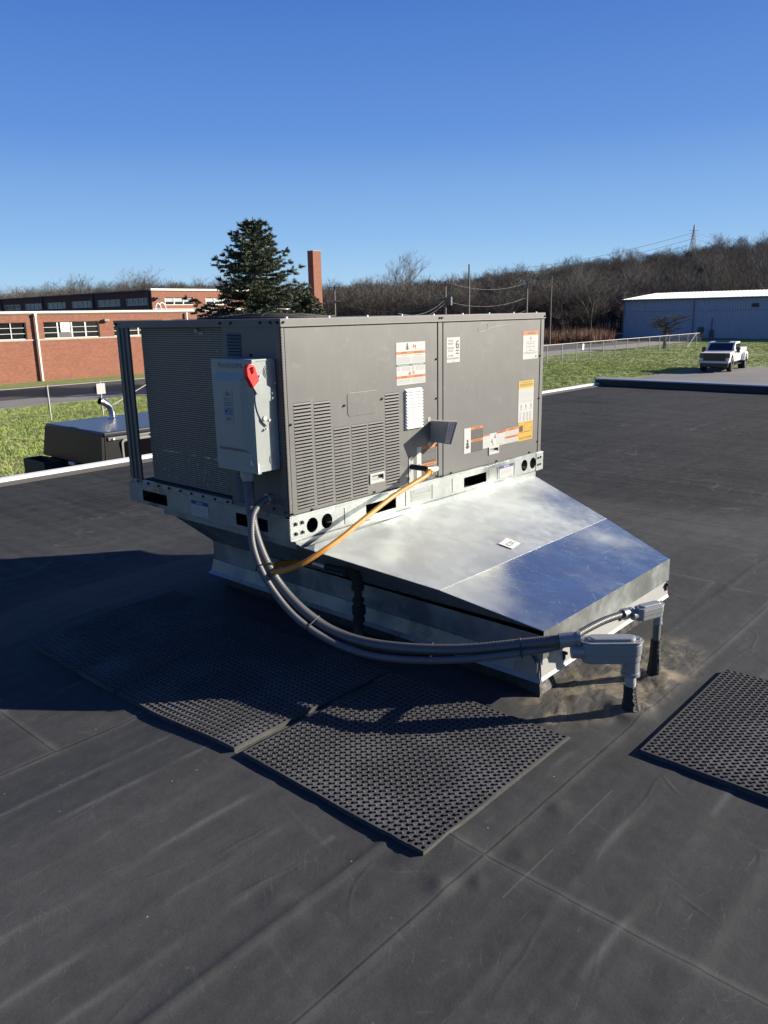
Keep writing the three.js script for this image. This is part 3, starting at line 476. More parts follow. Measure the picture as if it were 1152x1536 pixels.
  lpart(coil, 'coil_tubes', (() => { const g = tubes.done(), w = worldOf(coil); return g.translate(-w.x, -w.y, -w.z); })(), M.coil, { kind: 'stuff' });
  { // a few bent fins, coloured paler as if catching the light
    const f = new Geo(); for (let i = 0; i < 46; i++) { const z = -0.44 - 0.5 * rnd() * rnd() - (rnd() < 0.3 ? 0.3 : 0), y = rnd() < 0.7 ? rr(0.14, 0.30) : rr(0.62, 0.80), h = rr(0.004, 0.018); f.box(0.0365, 0.0395, y, y + h, z, z + rr(0.0015, 0.004)); }
    for (let i = 0; i < 14; i++) { const z = rr(-0.95, -0.5), y = 0.268 + 0.004 * rnd(); f.box(0.037, 0.0395, y, y + 0.003, z, z + rr(0.01, 0.05)); }
    lpart(coil, 'bent_fins', (() => { const g = f.done(), w = worldOf(coil); return g.translate(-w.x, -w.y, -w.z); })(), plain(0.42, 0.42, 0.40, 0.5, 0.3), { kind: 'stuff' });
  }
  part(unit, 'coil_plug', new Geo().cyl([0.042, 0.812, -0.575], [0.030, 0.812, -0.575], 0.011, 0.009, 10).box(0.038, 0.042, 0.796, 0.806, -0.565, -0.535), plain(0.3, 0.3, 0.3, 0.5));
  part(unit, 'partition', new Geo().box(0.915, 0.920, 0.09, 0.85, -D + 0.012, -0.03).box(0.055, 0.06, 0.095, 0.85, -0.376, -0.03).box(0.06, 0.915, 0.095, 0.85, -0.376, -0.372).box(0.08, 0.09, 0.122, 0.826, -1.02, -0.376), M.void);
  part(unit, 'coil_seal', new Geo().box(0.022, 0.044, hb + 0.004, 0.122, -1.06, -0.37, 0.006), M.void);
  part(unit, 'back_panel', new Geo().box(0.92, L - 0.01, hb, 0.828, -D + 0.010, -D + 0.013), M.paint);
  part(unit, 'end_panel', new Geo().box(L - 0.013, L - 0.01, hb, 0.828, -D + 0.02, -0.02), M.paint);
  // --- left control panel with two short louvre banks
  const lp = roundRect(-0.370, hb + 0.004, -0.046, 0.828, 0.002); lp.holes.push(roundRect(-0.337, 0.706, -0.248, 0.804, 0.004, THREE.Path), roundRect(-0.332, 0.118, -0.282, 0.236, 0.004, THREE.Path));
  const ctl = part(unit, 'control_panel', onLeft(extrude(lp, 0.0025), 0.010), M.paint);
  const lv = (w) => { const s = new THREE.Shape(); s.moveTo(0.0005, 0.0068); s.lineTo(0.0025, 0.0068); s.lineTo(-0.0045, -0.0030); s.lineTo(-0.0060, -0.0022); s.closePath(); const g = clean(new THREE.ExtrudeGeometry(s, { depth: w, bevelEnabled: false })); g.translate(0, 0, -w / 2); return boxUV(g); }; // x out of the wall is negative
  const lvTop = lv(0.089), lvBot = lv(0.05);
  for (let i = 0; i < 8; i++) piece(ctl, 'louver', lvTop, M.paint, 0.011, 0.712 + i * 0.0123, -0.2925);
  for (let i = 0; i < 9; i++) piece(ctl, 'louver', lvBot, M.paint, 0.011, 0.125 + i * 0.0125, -0.307);
  for (const [z, y] of [[-0.19, 0.72], [-0.06, 0.70], [-0.06, 0.50], [-0.352, 0.70], [-0.352, 0.30], [-0.10, 0.12], [-0.03, 0.115]]) screwX(z, y);
  for (const z of [-1.165, -0.37, -0.30, -0.12, -0.06, -0.02]) screwX(z, 0.842, 0.0065);
  // --- right side, first panel with six louvre columns
  const cols = [[0.055, 0.146, 0.119, 0.5395, 31], [0.162, 0.252, 0.118, 0.535, 31], [0.266, 0.356, 0.113, 0.4205, 23], [0.369, 0.461, 0.113, 0.4205, 23], [0.473, 0.567, 0.205, 0.4195, 16], [0.580, 0.671, 0.126, 0.533, 30]];
  const p1 = roundRect(0.029, hb + 0.010, 0.944, 0.824, 0.004); for (const [x0, x1, y0, y1] of cols) p1.holes.push(roundRect(x0, y0, x1, y1, 0.003, THREE.Path));
  p1.holes.push(roundRect(0.484, 0.162, 0.556, 0.184, 0.004, THREE.Path));
  const panel1 = part(unit, 'access_panel', extrude(p1, 0.0025).translate(0, 0, -0.0125), M.paint);
  const lz = (w) => { const s = new THREE.Shape(); s.moveTo(-0.0022, 0.0046); s.lineTo(-0.0008, 0.0048); s.lineTo(0.0010, 0.0036); s.lineTo(0.0016, -0.0034); s.lineTo(0.0002, -0.0036); s.lineTo(-0.0006, 0.0030); s.closePath(); const g = clean(new THREE.ExtrudeGeometry(s, { depth: w, bevelEnabled: false })); g.translate(0, 0, -w / 2); g.rotateY(-Math.PI / 2); return boxUV(g); };
  const lzG = cols.map(([x0, x1]) => lz(x1 - x0 - 0.0006));
  cols.forEach(([x0, x1, y0, y1, n], k) => { const pitch = (y1 - y0) / n; for (let i = 0; i < n; i++) piece(panel1, 'louver', lzG[k], M.paint, (x0 + x1) / 2, y0 + (i + 0.5) * pitch + 0.001, -0.0105); });
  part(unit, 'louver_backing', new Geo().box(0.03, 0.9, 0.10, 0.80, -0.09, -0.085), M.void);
  lpart(panel1, 'cover_plate', (() => { const g = extrude(roundRect(0.349, 0.456, 0.541, 0.553, 0.018), 0.002, 0.0008), w = worldOf(panel1); return g.translate(-w.x, -w.y, -0.0102 - w.z); })(), M.paint);
  const handleG = (x0, y0, x1, y1) => { const s = roundRect(x0, y0, x1, y1, 0.003); s.holes.push(roundRect(x0 + 0.012, y0 + 0.012, x1 - 0.009, y1 - 0.009, 0.003, THREE.Path)); return extrude(s, 0.006, 0.0015).translate(0, 0, -0.0110); };
  const toWorld = (parent, g) => { const w = worldOf(parent); return g.translate(-w.x, -w.y, -w.z); };
  const h1 = lpart(panel1, 'handle', toWorld(panel1, handleG(0.471, 0.150, 0.566, 0.195)), M.lightGrey);
  lpart(panel1, 'handle_recess', toWorld(panel1, new Geo().box(0.478, 0.562, 0.154, 0.190, -0.022, -0.0205).box(0.482, 0.56, 0.158, 0.168, -0.0195, -0.0095).done()), M.lightGrey);
  for (const [x, y] of [[0.33, 0.505], [0.56, 0.512], [0.037, 0.46], [0.5, 0.112], [0.13, 0.107], [0.86, 0.112], [0.937, 0.66], [0.937, 0.48], [0.937, 0.26], [0.938, 0.112]]) screwZ(x, y);
  for (const [x, y] of [[0.955, 0.843], [0.972, 0.843], [0.02, 0.843], [1.874, 0.838], [0.96, 0.105], [0.978, 0.105], [0.02, 0.11]]) screwZ(x, y, -0.003);
  // white vent louvres
  const vent = part(unit, 'vent', new Geo().box(0.711, 0.829, 0.361, 0.540, -0.0105, -0.0085), M.white);
  const vl = (() => { const s = new THREE.Shape(); s.moveTo(0, 0.0068); s.lineTo(0.0125, -0.0035); s.lineTo(0.0125, -0.0055); s.lineTo(0, -0.0060); s.closePath(); const g = clean(new THREE.ExtrudeGeometry(s, { depth: 0.112, bevelEnabled: false })); g.translate(0, 0, -0.056); g.rotateY(-Math.PI / 2); return boxUV(g); })();
  for (let i = 0; i < 13; i++) piece(vent, 'louver', vl, M.white, 0.770, 0.368 + i * 0.01365, -0.0085);
  // second panel
  const p2 = roundRect(0.992, hb + 0.010, 1.842, 0.824, 0.004); p2.holes.push(roundRect(1.379, 0.160, 1.450, 0.180, 0.004, THREE.Path));
  const panel2 = part(unit, 'access_panel', extrude(p2, 0.0025).translate(0, 0, -0.0125), M.paint);
  lpart(panel2, 'handle', toWorld(panel2, handleG(1.367, 0.149, 1.460, 0.189)), M.lightGrey);
  lpart(panel2, 'handle_recess', toWorld(panel2, new Geo().box(1.374, 1.455, 0.153, 0.185, -0.022, -0.0205).box(1.38, 1.452, 0.157, 0.166, -0.0195, -0.0095).done()), M.lightGrey);
  for (const [x, y] of [[1.05, 0.108], [1.44, 0.109], [1.76, 0.110], [1.845, 0.63], [1.845, 0.40], [1.843, 0.16]]) screwZ(x, y);
  part(unit, 'screws', screws, M.iron, { kind: 'stuff' });
  { // pale curved scuffs where boxes rubbed the paint
    const s = new Geo(); s.tube([[1.275, 0.80, -0.0094], [1.30, 0.826 - 0.012, -0.0094], [1.345, 0.806, -0.0094], [1.33, 0.782, -0.0094], [1.27, 0.774, -0.0094], [1.265, 0.79, -0.0094]], 0.0009, 40, 4); s.tube([[1.35, 0.785, -0.0094], [1.45, 0.797, -0.0094], [1.56, 0.803, -0.0094]], 0.0006, 20, 4);
    lpart(panel2, 'scuff', toWorld(panel2, s.done()), plain(0.42, 0.41, 0.4, 0.6));
  }
  // --- flue hood
  const fx = 0.892, hood = part(unit, 'flue_hood', new Geo()
    .slab([[fx, 0.379, -0.008], [fx, 0.283, -0.008], [fx, 0.280, 0.112], [fx, 0.386, 0.148]], 0.0015)
    .slab([[fx + 0.05, 0.379, -0.008], [fx + 0.05, 0.283, -0.008], [fx + 0.05, 0.280, 0.078], [fx + 0.05, 0.386, 0.108]], 0.0015)
    .slab([[fx, 0.380, -0.008], [fx, 0.386, 0.148], [fx + 0.05, 0.386, 0.108], [fx + 0.05, 0.380, -0.008]], 0.0015)
    .box(fx - 0.022, fx, 0.378, 0.398, -0.0095, -0.0075).box(fx - 0.022, fx, 0.262, 0.282, -0.0095, -0.0075), std({ color: lin(0.27, 0.268, 0.26), map: rep(T.smudge, 3), roughness: 0.5 }));
  const gr = new Geo(); for (let i = 0; i < 11; i++) for (let k = 0; k < 3; k++) { const t = i / 10, y = 0.287 + i * 0.0089, z = mix(0.078, 0.100, t) + k * mix(0.0095, 0.0135, t); gr.box(fx - 0.0030, fx - 0.0012, y, y + 0.0058, z, z + 0.0085); }
  lpart(hood, 'grille', toWorld(hood, gr.done()), plain(0.80, 0.66, 0.74, 0.4));  // pale pink cells paint the brightness seen in the perforations
  lpart(hood, 'baffle', toWorld(hood, new Geo().slab([[fx + 0.004, 0.285, 0.06], [fx + 0.004, 0.38, 0.06], [fx + 0.044, 0.38, 0.10], [fx + 0.044, 0.285, 0.075]], 0.002).done()), M.white);
  // --- gas inlet plate
  const gp = roundRect(0.732, 0.088, 0.764, 0.232, 0.015); gp.holes.push(circ(0.748, 0.186, 0.012));
  part(unit, 'gas_inlet_plate', new Geo().add(extrude(gp, 0.002).translate(0, 0, -0.009)).cyl([0.748, 0.105, -0.009], [0.748, 0.105, -0.003], 0.007, 0.006, 6), M.galv);
  // --- printed stickers
  const OR = '#ee8622', sticker = (n, x0, x1, y0, y1, mat) => part(unit, n, stickerZ(x0, x1, y0, y1, -0.0095), mat);
  const man = (x, cx, cy, s, col) => { x.fillStyle = col; x.beginPath(); x.arc(cx, cy - s * 0.55, s * 0.22, 0, 7); x.fill(); x.fillRect(cx - s * 0.3, cy - s * 0.3, s * 0.6, s * 0.45); x.beginPath(); x.moveTo(cx - s * 0.55, cy + s * 0.35); x.lineTo(cx, cy + s * 0.05); x.lineTo(cx + s * 0.55, cy + s * 0.35); x.lineTo(cx, cy + s * 0.62); x.fill(); };
  sticker('warning_label', 0.658, 0.857, 0.5595, 0.7435, canvasMat(400, 372, (x, w, h) => {
    man(x, 150, 42, 44, '#1b1b1b'); x.fillStyle = '#c4322a'; x.fillRect(228, 34, 44, 10); x.fillRect(232, 20, 8, 40); x.fillRect(256, 26, 10, 36);
    for (const y of [80, 292]) { x.fillStyle = OR; x.fillRect(0, y, w, 24); text(x, '⚠ WARNING', 100, y + 12, 17); text(x, '⚠ AVERTISSEMENT', 295, y + 12, 17); }
    lines(x, 60, 112, 150, 122, 6, '#333', 2); lines(x, 250, 112, 350, 122, 6, '#333', 2);
    lines(x, 12, 130, 192, 184, 6, '#888'); lines(x, 208, 130, 390, 184, 6, '#888');
    x.fillStyle = '#2f7d57'; x.fillRect(0, 190, w, 18); text(x, 'SAFETY INSTRUCTIONS', 98, 199, 13, '#fff'); text(x, 'DIRECTIVES DE SÉCURITÉ', 298, 199, 13, '#fff');
    lines(x, 14, 216, 40, 248, 8, '#222', 3); lines(x, 70, 216, 192, 248, 6, '#888'); lines(x, 210, 216, 240, 248, 8, '#222', 3); lines(x, 262, 216, 390, 248, 6, '#888');
    x.fillStyle = '#c4322a'; x.beginPath(); x.moveTo(160, 286); x.lineTo(180, 254); x.lineTo(200, 286); x.fill(); x.strokeStyle = '#c4322a'; x.lineWidth = 5; x.beginPath(); x.arc(232, 270, 15, 0, 7); x.stroke(); x.beginPath(); x.moveTo(222, 260); x.lineTo(242, 280); x.stroke();
    lines(x, 12, 324, 192, 362, 6, '#888'); lines(x, 208, 324, 390, 362, 6, '#888');
  }));
  sticker('stacking_label', 1.015, 1.1175, 0.6375, 0.753, canvasMat(256, 288, (x) => {
    text(x, 'STACK', 78, 38, 30); text(x, 'HEIGHT', 78, 72, 30); text(x, 'HAUTEUR', 80, 122, 28); text(x, 'DE PILE', 78, 154, 28); text(x, 'ALTURA', 80, 210, 28); text(x, 'DE APILAMIENTO', 124, 244, 28);
    text(x, '6', 206, 86, 130); x.fillStyle = '#111'; x.fillRect(176, 148, 60, 14); x.fillRect(176, 180, 60, 14); lines(x, 90, 272, 170, 276, 6, '#222', 4);
  }));
  sticker('refrigerant_label', 1.672, 1.821, 0.617, 0.7625, canvasMat(256, 250, (x, w) => {
    x.fillStyle = OR; x.fillRect(0, 0, w, 36); text(x, '⚠ WARNING', 128, 19, 28); x.strokeStyle = '#c23a50'; x.lineWidth = 4; x.beginPath(); x.moveTo(128, 46); x.lineTo(148, 66); x.lineTo(128, 86); x.lineTo(108, 66); x.closePath(); x.stroke(); x.fillStyle = '#222'; x.fillRect(123, 58, 10, 18);
    x.strokeStyle = '#555'; x.lineWidth = 3; x.strokeRect(56, 96, 144, 80); text(x, 'Refrigerant', 128, 112, 22, '#222', 'normal'); text(x, 'Safety Group', 128, 138, 22, '#222', 'normal'); text(x, 'A2L', 128, 163, 22, '#222', 'normal'); lines(x, 16, 188, 240, 208, 10, '#111', 4); x.fillStyle = '#222'; x.fillRect(216, 218, 18, 22); lines(x, 160, 240, 206, 243, 6);
  }));
  sticker('connection_label', 1.640, 1.790, 0.287, 0.505, canvasMat(256, 372, (x, w, h) => {
    x.fillStyle = '#f2c21b'; x.fillRect(0, 0, w, 70); lines(x, 24, 12, 236, 22, 12, '#222', 5); lines(x, 20, 28, 240, 40, 11, '#222', 6); lines(x, 40, 50, 216, 60, 10, '#444', 3);
    lines(x, 14, 80, 242, 200, 9, '#777', 2); for (const cx of [50, 128, 214]) { x.strokeStyle = '#222'; x.lineWidth = 4; x.beginPath(); x.moveTo(cx - 18, 270); x.lineTo(cx - 4, 230); x.lineTo(cx + 14, 246); x.lineTo(cx + 4, 270); x.stroke(); x.beginPath(); x.arc(cx, 226, 9, 0, 7); x.stroke(); }
    for (const cx of [24, 40, 80, 92, 104, 136, 148, 160, 190, 202, 216]) lines(x, cx, 286, cx + 8, 366, 5, '#555', 3);
  }));
  sticker('connection_label', 1.645, 1.790, 0.183, 0.287, canvasMat(256, 184, (x, w, h) => {
    x.fillStyle = '#f0b90f'; x.fillRect(0, 0, w, h); x.fillStyle = '#222'; x.fillRect(14, 40, 66, 52); x.strokeStyle = '#222'; x.lineWidth = 3; x.strokeRect(20, 34, 56, 60); x.strokeRect(110, 20, 120, 84); x.beginPath(); x.moveTo(14, 108); x.lineTo(190, 96); x.lineTo(190, 74); x.lineTo(232, 70); x.stroke(); text(x, 'PUSH TO LOOSEN', 128, 158, 27, '#222');
  }));
  sticker('shock_label', 1.157, 1.314, 0.186, 0.311, canvasMat(320, 256, (x, w, h) => {
    man(x, 56, 170, 70, '#1b1b1b'); x.fillStyle = '#343434'; x.fillRect(112, 0, 208, h); for (const y of [0, 128]) { x.fillStyle = OR; x.fillRect(112, y, 208, 26); text(x, y ? 'AVERTISSEMENT' : '⚠ WARNING', 216, y + 14, 19); lines(x, 124, y + 36, 308, y + 118, 8, '#999', 2); }
  }));
  sticker('shock_label', 1.316, 1.439, 0.190, 0.259, canvasMat(256, 144, (x, w, h) => { x.fillStyle = '#d5642c'; x.fillRect(0, 0, 130, 18); lines(x, 8, 26, 130, 136, 8, '#999', 2); man(x, 170, 84, 34, '#1b1b1b'); man(x, 226, 40, 34, '#1b1b1b'); man(x, 190, 120, 22, '#1b1b1b'); }));
  sticker('shock_label', 1.440, 1.514, 0.189, 0.262, canvasMat(160, 150, (x, w, h) => { x.fillStyle = '#d5642c'; x.fillRect(0, 0, w, 22); text(x, 'WARNING', 80, 12, 17); lines(x, 8, 30, 150, 124, 8, '#999', 2); lines(x, 20, 132, 130, 136, 8, '#b55a2c', 6); }));
  sticker('shock_label', 1.515, 1.644, 0.188, 0.267, canvasMat(256, 158, (x, w, h) => { for (const y of [0, 80]) { x.fillStyle = OR; x.fillRect(0, y, w, 28); text(x, y ? 'AVERTISSEMENT' : '⚠ WARNING', 128, y + 15, 21); lines(x, 10, y + 36, 246, y + 74, 11, '#555', 3); } }));
  sticker('gas_label', 0.790, 0.931, 0.112, 0.269, canvasMat(288, 320, (x, w, h) => { x.fillStyle = '#3a3a38'; x.fillRect(70, 0, w, h); for (const y of [0, 170]) { x.fillStyle = OR; x.fillRect(70, y, w, 32); text(x, y ? '⚠ AVERTISSEMENT' : '⚠ WARNING', 178, y + 17, 21); lines(x, 82, y + 42, 276, y + 148, 10, '#aaa', 3); } man(x, 36, 190, 40, '#222'); }));
  const notice = canvasMat(256, 140, (x, w) => { x.fillStyle = '#2a4596'; x.fillRect(0, 0, w, 34); text(x, 'NOTICE', 128, 18, 28, '#fff'); lines(x, 24, 46, 220, 122, 13, '#555', 3); lines(x, 170, 128, 240, 132, 9, '#555', 3); });
  part(unit, 'notice_label', stickerZ(1.457, 1.589, 0.012, 0.079, 0.0008), notice);
  part(unit, 'notice_label', stickerX(-0.662, -0.537, 0.010, 0.079, -0.0008), notice);
  part(unit, 'print_label', stickerZ(0.736, 0.884, 0.022, 0.075, 0.0008), canvasMat(320, 116, (x, w, h) => { x.fillStyle = '#c6cac6'; x.fillRect(0, 0, w, h); lines(x, 60, 42, 300, 50, 12, '#777', 5); lines(x, 40, 72, 200, 80, 10, '#999', 4); lines(x, 10, 50, 50, 92, 12, '#888', 4); x.fillStyle = '#444'; x.fillRect(34, 8, 8, 20); x.fillRect(280, 20, 6, 30); }));
}

// ------------------------------------------------------------------ disconnect switch on the left side
{
  const s = thing('disconnect_switch', 'grey metal safety switch box with red handle on the unit side', 'switch box', [-0.045, 0.283, -0.168]);
  const X = -0.105, z0 = -0.291, z1 = -0.046, y0 = 0.284, y1 = 0.712;
  part(s, 'enclosure', new Geo().box(X + 0.006, 0.009, y0 + 0.004, y1 - 0.004, z0 + 0.006, z1 - 0.001, 0.004).box(X, -0.004, y1 - 0.008, y1, z0 + 0.004, z1 + 0.001, 0.002), M.boxGrey);
  const door = part(s, 'door', new Geo().box(X - 0.003, X + 0.003, y0, y1 - 0.003, z0, z1 + 0.002, 0.002).box(X - 0.002, X + 0.016, y0, y1 - 0.003, z1, z1 + 0.003, 0.001), M.boxGrey);
  { // raised pan of the door with sloping sides
    const a = [[z0 + 0.022, 0.362], [z1 - 0.030, 0.362], [z1 - 0.034, 0.664], [z0 + 0.026, 0.664]], b = [[z0 + 0.034, 0.378], [z1 - 0.052, 0.378], [z1 - 0.056, 0.632], [z0 + 0.036, 0.632]], xa = X - 0.002, xb = X - 0.018, g = new Geo();
    const A = a.map(([z, y]) => [xa, y, z]), B = b.map(([z, y]) => [xb, y, z]); g.quad(B[3], B[2], B[1], B[0]); for (let i = 0; i < 4; i++) { const j = (i + 1) % 4; g.quad(A[i], A[j], B[j], B[i]); }
    const w = worldOf(door), gg = g.done(); gg.translate(-w.x, -w.y, -w.z); lpart(door, 'raised_pan', gg, M.boxGrey);
  }
  const font = await new FontLoader().loadAsync('fonts/droid/droid_sans_bold.typeface.json');
  { const g = clean(new TextGeometry('SIEMENS', { font, size: 0.0175, depth: 0.0035, curveSegments: 4 })); g.computeBoundingBox(); const wd = g.boundingBox.max.x; g.scale(0.145 / wd, 1, 1); g.rotateY(-Math.PI / 2); g.translate(X - 0.003, 0.680, -0.248); const w = worldOf(door); g.translate(-w.x, -w.y, -w.z); lpart(door, 'lettering', g, M.boxGrey); }
  part(s, 'position_label', stickerX(-0.206, -0.150, 0.468, 0.598, X - 0.0186), canvasMat(128, 296, (x, w, h) => { x.fillStyle = '#cfd0c8'; x.fillRect(0, 0, w, h); text(x, 'ON', 62, 36, 40); lines(x, 14, 70, 116, 132, 14, '#444', 5); x.fillStyle = '#9fb0cc'; x.fillRect(6, 150, 116, 68); x.fillStyle = '#2c3c58'; x.beginPath(); x.arc(32, 184, 14, 0, 7); x.fill(); lines(x, 56, 160, 114, 212, 12, '#556', 4); text(x, 'OFF', 62, 252, 40); x.fillStyle = '#222'; x.fillRect(58, 4, 8, 8); x.fillRect(58, 282, 8, 8); }));
  // side mechanism plate, knockouts and red handle (on the side that faces the sun)
  const zS = z1 + 0.001;
  const pl = new THREE.Shape(); pl.moveTo(-0.075, 0.655); pl.quadraticCurveTo(-0.108, 0.60, -0.101, 0.548); pl.quadraticCurveTo(-0.092, 0.490, -0.052, 0.462); pl.lineTo(-0.040, 0.478); pl.lineTo(-0.036, 0.555); pl.lineTo(-0.020, 0.560); pl.absarc(-0.020, 0.580, 0.020, -Math.PI / 2, Math.PI / 2); pl.lineTo(-0.045, 0.615); pl.lineTo(-0.066, 0.652); pl.closePath();
  const mech = part(s, 'handle_plate', extrude(pl, 0.006, 0.001).translate(0, 0, zS), M.boxGrey);
  part(s, 'handle_arm', new Geo().slab([[-0.112, 0.612, zS + 0.012], [-0.094, 0.585, zS + 0.012], [-0.078, 0.63, zS + 0.012], [-0.095, 0.652, zS + 0.012]], 0.004), M.boxGrey);
  const hd = new THREE.Shape(); hd.moveTo(-0.122, 0.612); hd.lineTo(-0.092, 0.636); hd.lineTo(-0.107, 0.683); hd.absarc(-0.127, 0.678, 0.021, 0.3, Math.PI + 0.3); hd.lineTo(-0.146, 0.655); hd.closePath(); hd.holes.push((() => { const p = new THREE.Path(); p.moveTo(-0.136, 0.684); p.lineTo(-0.120, 0.688); p.lineTo(-0.118, 0.668); p.lineTo(-0.128, 0.660); p.closePath(); return p; })());
  part(s, 'handle', new Geo().add(extrude(hd, 0.022, 0.003).translate(0, 0, zS + 0.002)), M.red);
  const kn = new Geo(); for (const [x, y] of [[-0.026, 0.665], [-0.018, 0.333]]) for (const r of [0.010, 0.018, 0.025]) { const t = new THREE.TorusGeometry(r, 0.0011, 5, 28); t.translate(x, y, zS - 0.0005); kn.add(t); }
  part(s, 'knockout', kn, M.boxGrey);
  const sc = new Geo(); for (const [x, y, r] of [[-0.020, 0.566, 0.007], [-0.022, 0.585, 0.004], [-0.064, 0.494, 0.011], [-0.042, 0.485, 0.006], [-0.058, 0.452, 0.005], [-0.006, 0.62, 0.005]]) sc.cyl([x, y, zS + 0.004], [x, y, zS + 0.010], r, r * 0.8, 10);
  part(s, 'rivets', sc, M.steel, { kind: 'stuff' });
  part(s, 'latch', new Geo().tube([[X - 0.004, 0.335, z1 - 0.022], [X - 0.014, 0.338, z1 - 0.018], [X - 0.014, 0.322, z1 - 0.014], [X - 0.004, 0.320, z1 - 0.016]], 0.0022, 16, 6).box(X - 0.001, X + 0.006, 0.292, 0.325, z1 + 0.003, z1 + 0.005), M.white);
}

// ------------------------------------------------------------------ conduits and their boxes
{
  const big = [[-0.06, 0.283, -0.165], [-0.066, 0.235, -0.155], [-0.088, 0.171, -0.126], [-0.112, 0.074, -0.085], [-0.1184, -0.0225, -0.0343], [-0.1087, -0.1241, 0.0339], [-0.0974, -0.2085, 0.1479], [-0.0603, -0.2756, 0.2697], [-0.0217, -0.3015, 0.4042], [0.0105, -0.2892, 0.5716], [0.085, -0.264, 0.771], [0.19, -0.232, 0.942], [0.288, -0.205, 1.085]];
  const c1 = thing('flexible_conduit', 'thick grey ribbed conduit looping from the switch box to the near roof post', 'conduit', [-0.060, 0.283, -0.165]);
  part(c1, 'tubing', new Geo().tube(big, 0.0195, 1000, 14, 130, 0.0006), M.conduit);
  part(c1, 'connector', new Geo().cyl([-0.060, 0.286, -0.165], [-0.064, 0.255, -0.160], 0.030, 0.030, 8).cyl([-0.064, 0.258, -0.160], [-0.069, 0.235, -0.153], 0.027, 0.024, 16), M.bodyGrey);
  part(c1, 'connector', new Geo().cyl([0.262, -0.212, 1.048], [0.290, -0.2055, 1.086], 0.027, 0.027, 8).cyl([0.289, -0.206, 1.084], [0.298, -0.204, 1.097], 0.023, 0.023, 16).cyl([0.297, -0.204, 1.095], [0.303, -0.203, 1.104], 0.027, 0.027, 8), M.bodyGrey);
  const small = [[0.012, 0.161, -0.119], [-0.03, 0.161, -0.112], [-0.068, 0.15, -0.098], [-0.112, 0.118, -0.085], [-0.1392, 0.0401, -0.0659], [-0.1568, -0.0428, -0.0161], [-0.1483, -0.1375, 0.0486], [-0.1335, -0.2301, 0.1592], [-0.0943, -0.2983, 0.2832], [-0.0504, -0.3311, 0.4226], [-0.0157, -0.3204, 0.5847], [0.066, -0.29, 0.786], [0.176, -0.254, 0.955], [0.278, -0.24, 1.04], [0.395, -0.218, 1.066], [0.506, -0.205, 1.092], [0.6, -0.203, 1.12], [0.64, -0.203, 1.133]];
  const c2 = thing('flexible_conduit', 'thinner grey ribbed conduit from the unit wall to the far roof post', 'conduit', [0.012, 0.161, -0.119]);
  part(c2, 'tubing', new Geo().tube(small, 0.0132, 1200, 12, 150, 0.0006), std({ color: lin(0.085, 0.087, 0.092), roughness: 0.42 }));
  part(c2, 'connector', new Geo().cyl([0.012, 0.161, -0.119], [-0.012, 0.161, -0.116], 0.022, 0.022, 8).cyl([-0.010, 0.161, -0.116], [-0.040, 0.160, -0.109], 0.017, 0.016, 14), M.steel);
  part(c2, 'connector', new Geo().cyl([0.590, -0.2035, 1.117], [0.612, -0.203, 1.124], 0.021, 0.021, 8).cyl([0.612, -0.203, 1.124], [0.624, -0.203, 1.128], 0.016, 0.016, 12).cyl([0.622, -0.203, 1.127], [0.634, -0.203, 1.131], 0.019, 0.019, 8), M.steel);
  // black zip ties round the pair
  const tie = (p, q, dir, label) => { const m = V(...p).add(V(...q)).multiplyScalar(0.5), d = V(...dir).normalize(), ax = V(...q).sub(V(...p)), sep = ax.length(); ax.addScaledVector(d, -ax.dot(d)).normalize(); const n = d.clone().cross(ax), pts = []; for (let i = 0; i <= 24; i++) { const a = i / 24 * 6.2832, c = Math.cos(a), s = Math.sin(a); const r = c > 0 ? 0.0145 : 0.021; const v = m.clone().addScaledVector(ax, c * r + (c > 0 ? 1 : -1) * sep / 2 * Math.min(1, Math.abs(c) * 3)).addScaledVector(n, s * (0.0175)); pts.push([v.x, v.y, v.z]); } const h = m.clone().addScaledVector(n, 0.02); single('cable_tie', new Geo().tube(pts, 0.0026, 60, 6).box(h.x - 0.005, h.x + 0.005, h.y - 0.004, h.y + 0.004, h.z - 0.004, h.z + 0.004, 0.001), M.tie, label, 'cable tie', [m.x, m.y, m.z], 'cable ties on the conduits'); };
  tie([-0.1193, -0.0596, -0.0007], [-0.1559, -0.0697, -0.0007], [-0.03, -0.085, 0.10], 'black cable tie highest on the two conduits, near the sunlit patches');
  tie([-0.0799, -0.2467, 0.2119], [-0.116, -0.2673, 0.2212], [0.03, -0.06, 0.115], 'black cable tie on the conduits below the yellow hose');
  tie([0.0697, -0.2901, 0.6511], [0.0494, -0.3205, 0.6714], [0.09, 0.016, 0.19], 'black cable tie on the conduits in front of the adapter side');
  tie([0.195, -0.231, 0.948], [0.172, -0.256, 0.95], [0.1, 0.03, 0.15], 'black cable tie on the conduits beside the near conduit box');
}
